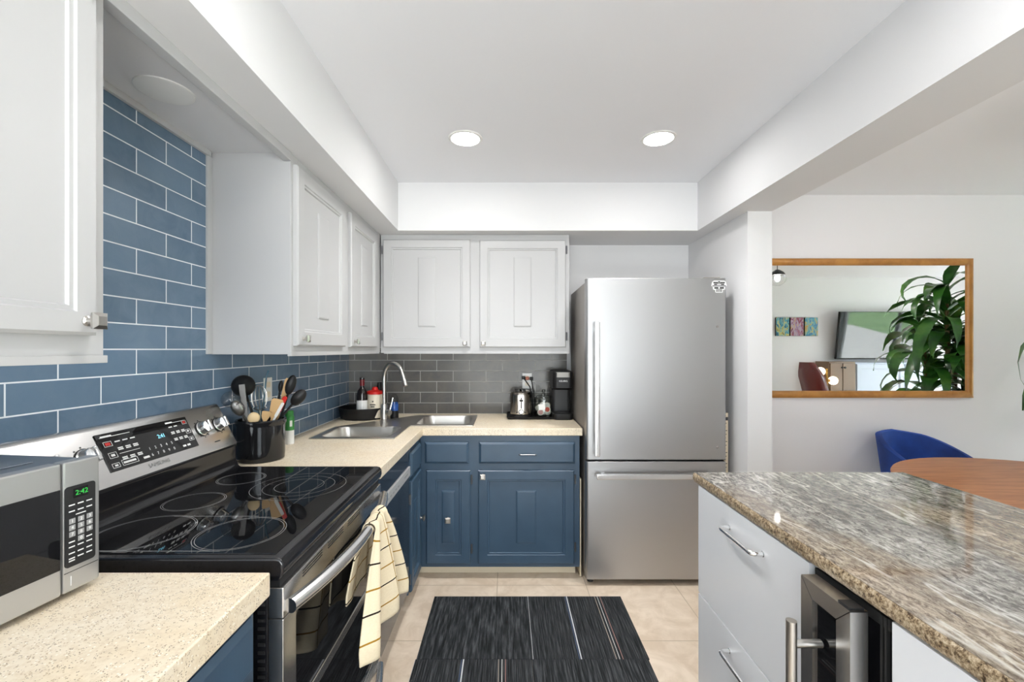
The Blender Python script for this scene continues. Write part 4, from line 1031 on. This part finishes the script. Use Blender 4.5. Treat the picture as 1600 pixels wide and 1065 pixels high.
for k in range(41):
    phi = -2.05+4.1*k/40
    lp = [shell_pt(phi, s, False) for s in (0, .3, .6, .9, .985)] + [tuple(Vector(shell_pt(phi, 1.005, False)).lerp(Vector(shell_pt(phi, 1.005, True)), .5))] + [shell_pt(phi, s, True) for s in (.985, .9, .6, .3, 0)]
    loops.append(lp)
MB().loft(loops).build('backrest', M['velvet'], t, smooth=60)
MB().lathe([(.24, .40), (.262, .42), (.265, .47), (.25, .49), (0, .495)], (ccx, ccy, 0), 36).build('seat', M['velvet'], t)
for k in range(4):
    a_ = PI/4+k*PI/2; MB().tube([(ccx+.17*math.cos(a_), ccy+.17*math.sin(a_), .41), (ccx+.24*math.cos(a_), ccy+.24*math.sin(a_), 0)], [.016, .010], 10).build('leg', M['brass'], t)
# wall mirror
mx0, mx1, mz0, mz1 = 1.70, 3.289, 1.051, 2.032; fw = .05
t = thing('wall_mirror', 'wide wall mirror in a golden wood frame on the dining wall', 'mirror', ((mx0+mx1)/2, MY, mz0))
MB().box(mx0+.03, mx1-.03, MY-.014, MY-.002, mz0+.03, mz1-.03).build('mirror_glass', M['mirror_glass'], t)
Mm = F_back(0, MY, 0); b = MB(Mm)
for (a_, c_) in (((mx0, mz0), (mx1, mz0)), ((mx1, mz0), (mx1, mz1)), ((mx1, mz1), (mx0, mz1)), ((mx0, mz1), (mx0, mz0))):
    A = Vector((*a_, 0)); Cc = Vector((*c_, 0)); d = (Cc-A).normalized(); nrm = Vector((-d.y, d.x, 0))
    def cs(p, sgn): return [tuple(p + nrm*o + d*sgn*o + Vector((0, 0, w_))) for o, w_ in ((0, .001), (0, .022), (.010, .030), (.022, .032), (.038, .028), (fw-.004, .020), (fw, .012), (fw, .001))]
    b.loft([cs(A, 1), cs(Cc, -1)])
b.build('frame', M['frame_wood'], t)
# pendant lamp above the table
pcx, pcy, pcz = 2.69, 1.85, 2.10
t = thing('pendant_lamp', 'clear globe pendant lamp with dark cap above the dining table', 'pendant lamp', (pcx, pcy, CZ))
MB().lathe([(.055, CZ), (.055, CZ-.02), (.01, CZ-.025)], (pcx, pcy, 0), 24).build('canopy', M['black_plastic'], t)
MB().tube([(pcx, pcy, CZ-.02), (pcx, pcy, pcz+.08)], .003, 8).build('cord', M['black_rubber'], t)
MB().lathe([(.070, pcz+.028), (.060, pcz+.050), (.035, pcz+.070), (.014, pcz+.082), (0, pcz+.084)], (pcx, pcy, 0), 28).build('cap', M['black_plastic'], t)
MB().ellipsoid((pcx, pcy, pcz), .078, .078, .078, 28, 16).build('globe', M['clear_glass'], t)
MB().ellipsoid((pcx, pcy, pcz+.0), .024, .024, .034, 16, 10).build('bulb', M['pendant_glow'], t)
# tall house plant beside the mirror
plx, ply = 3.80, 2.45
t = thing('house_plant', 'tall leafy green house plant beside the wall mirror', 'plant', (plx, ply, 0))
MB().lathe([(.13, 0), (.15, .01), (.18, .30), (.19, .32), (.175, .32), (.165, .27), (0, .26)], (plx, ply, 0), 32).build('pot', M['pot'], t, label='dark grey pot')
rnd = random.Random(11)
st_ = MB()
canes = [((plx-.02, ply+.02), (plx-.06, ply+.03), 1.93), ((plx+.05, ply-.03), (plx+.12, ply-.06), 1.72), ((plx-.05, ply-.04), (plx-.14, ply-.10), 1.50), ((plx+.02, ply+.06), (plx+.02, ply+.12), 1.30)]
for a_, c_, h_ in canes: st_.tube([(a_[0], a_[1], .25), ((a_[0]+c_[0])/2, (a_[1]+c_[1])/2, .25+(h_-.25)*.5), (c_[0], c_[1], h_)], [.022, .018, .012], 10)
st_.build('cane', M['stem'], t)
lf = MB()
def leaf(base, az, L, wd_, rise, droop, tw=0):
    d = Vector((math.cos(az), math.sin(az), 0)); sd = Vector((-d.y, d.x, 0)); n = 9
    rows = []
    p = Vector(base); pitch = rise
    for k in range(n+1):
        q = k/n
        wq = wd_*(.22+.78*math.sin(min(1, q*1.12+.02)*PI)**.75) if q < .97 else .002
        if q < .08: wq = wd_*.35
        up_ = Vector((0, 0, 1)); nn = d*(-math.sin(pitch))+up_*math.cos(pitch)
        sdd = sd*math.cos(tw*q)+nn*math.sin(tw*q)
        wob = .004*math.sin(q*19+az*3)
        rows.append([p-sdd*wq/2+nn*(.10*wq+wob), p, p+sdd*wq/2+nn*(.10*wq-wob)])
        p = p+(d*math.cos(pitch)+up_*math.sin(pitch))*(L/n); pitch -= droop/n*(1.0+.6*q)
    lf.loft([[tuple(v_) for v_ in r] for r in rows], False, False, closed=False)
for (a_, c_, h_) in canes:
    for lvl in range(11):
        z = h_-lvl*.055; 
        if z < .9: break
        for k in range(3):
            az = lvl*2.4+k*2.094+rnd.uniform(-.4, .4)
            x = c_[0]+(a_[0]-c_[0])*(lvl*.055/h_); y = c_[1]+(a_[1]-c_[1])*(lvl*.055/h_)
            L = rnd.uniform(.42, .66) if lvl else rnd.uniform(.28, .5)
            if y+L*.75*math.sin(az) > MY-.06: L *= .55
            if math.cos(az) < -.55: L = min(L, .52)
            leaf((x, y, z), az, L, rnd.uniform(.075, .11), rnd.uniform(.45, 1.15) if lvl else rnd.uniform(.9, 1.4), rnd.uniform(1.7, 2.7), rnd.uniform(-.8, .8))
leaf((plx-.08, ply+.06, 1.60), 2.66, .955, .085, .30, 2.1, .3)
leaf((plx-.08, ply+.04, 1.43), 2.74, .83, .10, .15, 1.5, -.3)
foliage = lf.build('leaves', M['leaf'], t, smooth=80, recalc=False)

# ---------------------------------------------------------------- living room, seen in the mirror
t = thing('television', 'large flat television tilted down above the grey cabinet', 'tv', (5.56, LIV, 1.6))
Mt = Matrix.Translation((5.56, LIV+.14, 1.60)) @ Matrix.Rotation(PI, 4, 'Z') @ Matrix.Rotation(math.radians(7), 4, 'X') @ frame((0, 0, 0), (1, 0, 0), (0, 0, 1))
MB(Mt).box(-.62, .62, -.355, .355, -.03, .012, .004).build('housing', M['black_plastic'], t)
MB(Mt).box(-.612, .612, -.335, .349, .010, .0135).build('screen', M['tv_screen'], t, label='glossy dark screen')
MB(Mt).box(-.03, .03, -.372, -.345, .006, .014).build('badge', M['white_print'], t)
MB(Mt).box(-.15, .15, -.15, .15, -.11, -.028).build('wall_bracket', M['black_plastic'], t)
t = thing('tall_cabinet', 'bronze brown cabinet with round knobs beside the grey cabinet', 'cabinet', (4.89, -.34, 0))
MB().box(4.70, 5.083, LIV+.005, -.20, 0, 1.215, .004).build('body', M['bronze_cabinet'], t)
for xa, xb in ((4.71, 4.885), (4.895, 5.075)):
    d = MB().box(xa, xb, -.20, -.183, .05, 1.19, .003).build('door', M['bronze_cabinet'], t)
    for z in (1.13, .78): MB(frame((4.89+(.02 if xb > 5 else -.02), -.183, z), (-1, 0, 0), (0, 0, 1))).lathe([(.008, 0), (.007, .012), (.015, .018), (.012, .028), (0, .03)], n=14).build('knob', M['black_plastic'], d)
t = thing('sideboard', 'pale grey two-door cabinet below the television', 'cabinet', (5.7, -.34, 0))
MB().box(5.088, 6.50, LIV+.005, -.205, 0, 1.20, .004).build('body', M['grey_cabinet'], t)
for xa, xb, hx in ((5.098, 5.79, 5.75), (5.80, 6.49, 5.84)):
    d = door_mesh(MB(frame((xb, -.205, .06), (-1, 0, 0), (0, 0, 1))), xb-xa, 1.12, .06, None).build('door', M['grey_cabinet'], t)
    MB().tube([(hx, -.185, .92), (hx, -.160, .925), (hx, -.160, .995), (hx, -.185, 1.0)], .005, 8).build('handle', M['chrome'], d)
for k, (mk, lb) in enumerate((('art_teal', 'small abstract canvas in teal and yellow, farthest of the three from the television'), ('art_red', 'small abstract canvas in red and gold, middle of three on the living room wall'), ('art_blue', 'small abstract canvas in blue, hung closest to the television'))):
    xa = 4.09+k*.218
    t = thing('canvas_painting', lb, 'picture', (xa+.1, LIV, 1.60), 'three small canvases on the living room wall')
    MB().box(xa, xa+.20, LIV+.001, LIV+.028, 1.598, 1.878, .002).build('stretcher', M['black_plastic'], t)
    MB().box(xa+.002, xa+.198, LIV+.028, LIV+.0295, 1.60, 1.876).build('canvas', M[mk], t)
t = thing('floor_lamp', 'brass floor lamp with two glowing globes beside the brown cabinet', 'lamp', (4.56, -.05, 0))
MB().lathe([(.14, 0), (.14, .015), (.02, .025)], (4.56, -.05, 0), 28).build('base', M['brass'], t)
MB().tube([(4.56, -.05, .02), (4.56, -.05, 1.12)], .011, 10).build('pole', M['brass'], t)
for z, dx in ((.95, .09), (1.08, -.09)):
    hd_ = MB().tube([(4.56, -.05, z), (4.56+dx*.5, -.05, z)], .022, 14).build('socket', M['brass'], t)
    MB().ellipsoid((4.56+dx, -.05, z), .06, .06, .06, 20, 12).build('globe', M['lamp_glow'], hd_, label='glowing opal globe')
t = thing('leather_armchair', 'high-backed oxblood leather armchair near the floor lamp', 'chair', (4.52, .28, 0))
ax, ay = 4.52, .28
def backprof(s): return (ax-.27-.20*s**1.3, .42+.80*s)
b = MB(); loops = []
for k in range(13):
    s = k/12; x, z = backprof(s); hw = .21*(1-.10*s-.35*max(0, s-.8)/.2); tk = .075*(1-.45*max(0, s-.75)/.25)
    loops.append([(x-tk+.0, ay-hw*.8, z), (x-tk*1.1, ay, z), (x-tk, ay+hw*.8, z), (x, ay+hw, z), (x+tk, ay+hw*.8, z), (x+tk*1.1, ay, z), (x+tk, ay-hw*.8, z), (x, ay-hw, z)])
b.loft(loops).build('backrest', M['leather'], t, smooth=60)
MB().box(ax-.32, ax+.30, ay-.28, ay+.28, .34, .50, .05, 3).build('seat', M['leather'], t)
for s in (-1, 1): MB().box(ax-.30, ax+.24, ay+s*.33-.04, ay+s*.33+.04, .52, .62, .03, 3).box(ax-.05, ax+.0, ay+s*.33-.02, ay+s*.33+.02, .30, .54).build('armrest', M['leather'], t)
MB().lathe([(.28, 0), (.28, .025), (.05, .05), (.04, .36)], (ax, ay, 0), 28).build('swivel_base', M['black_plastic'], t)
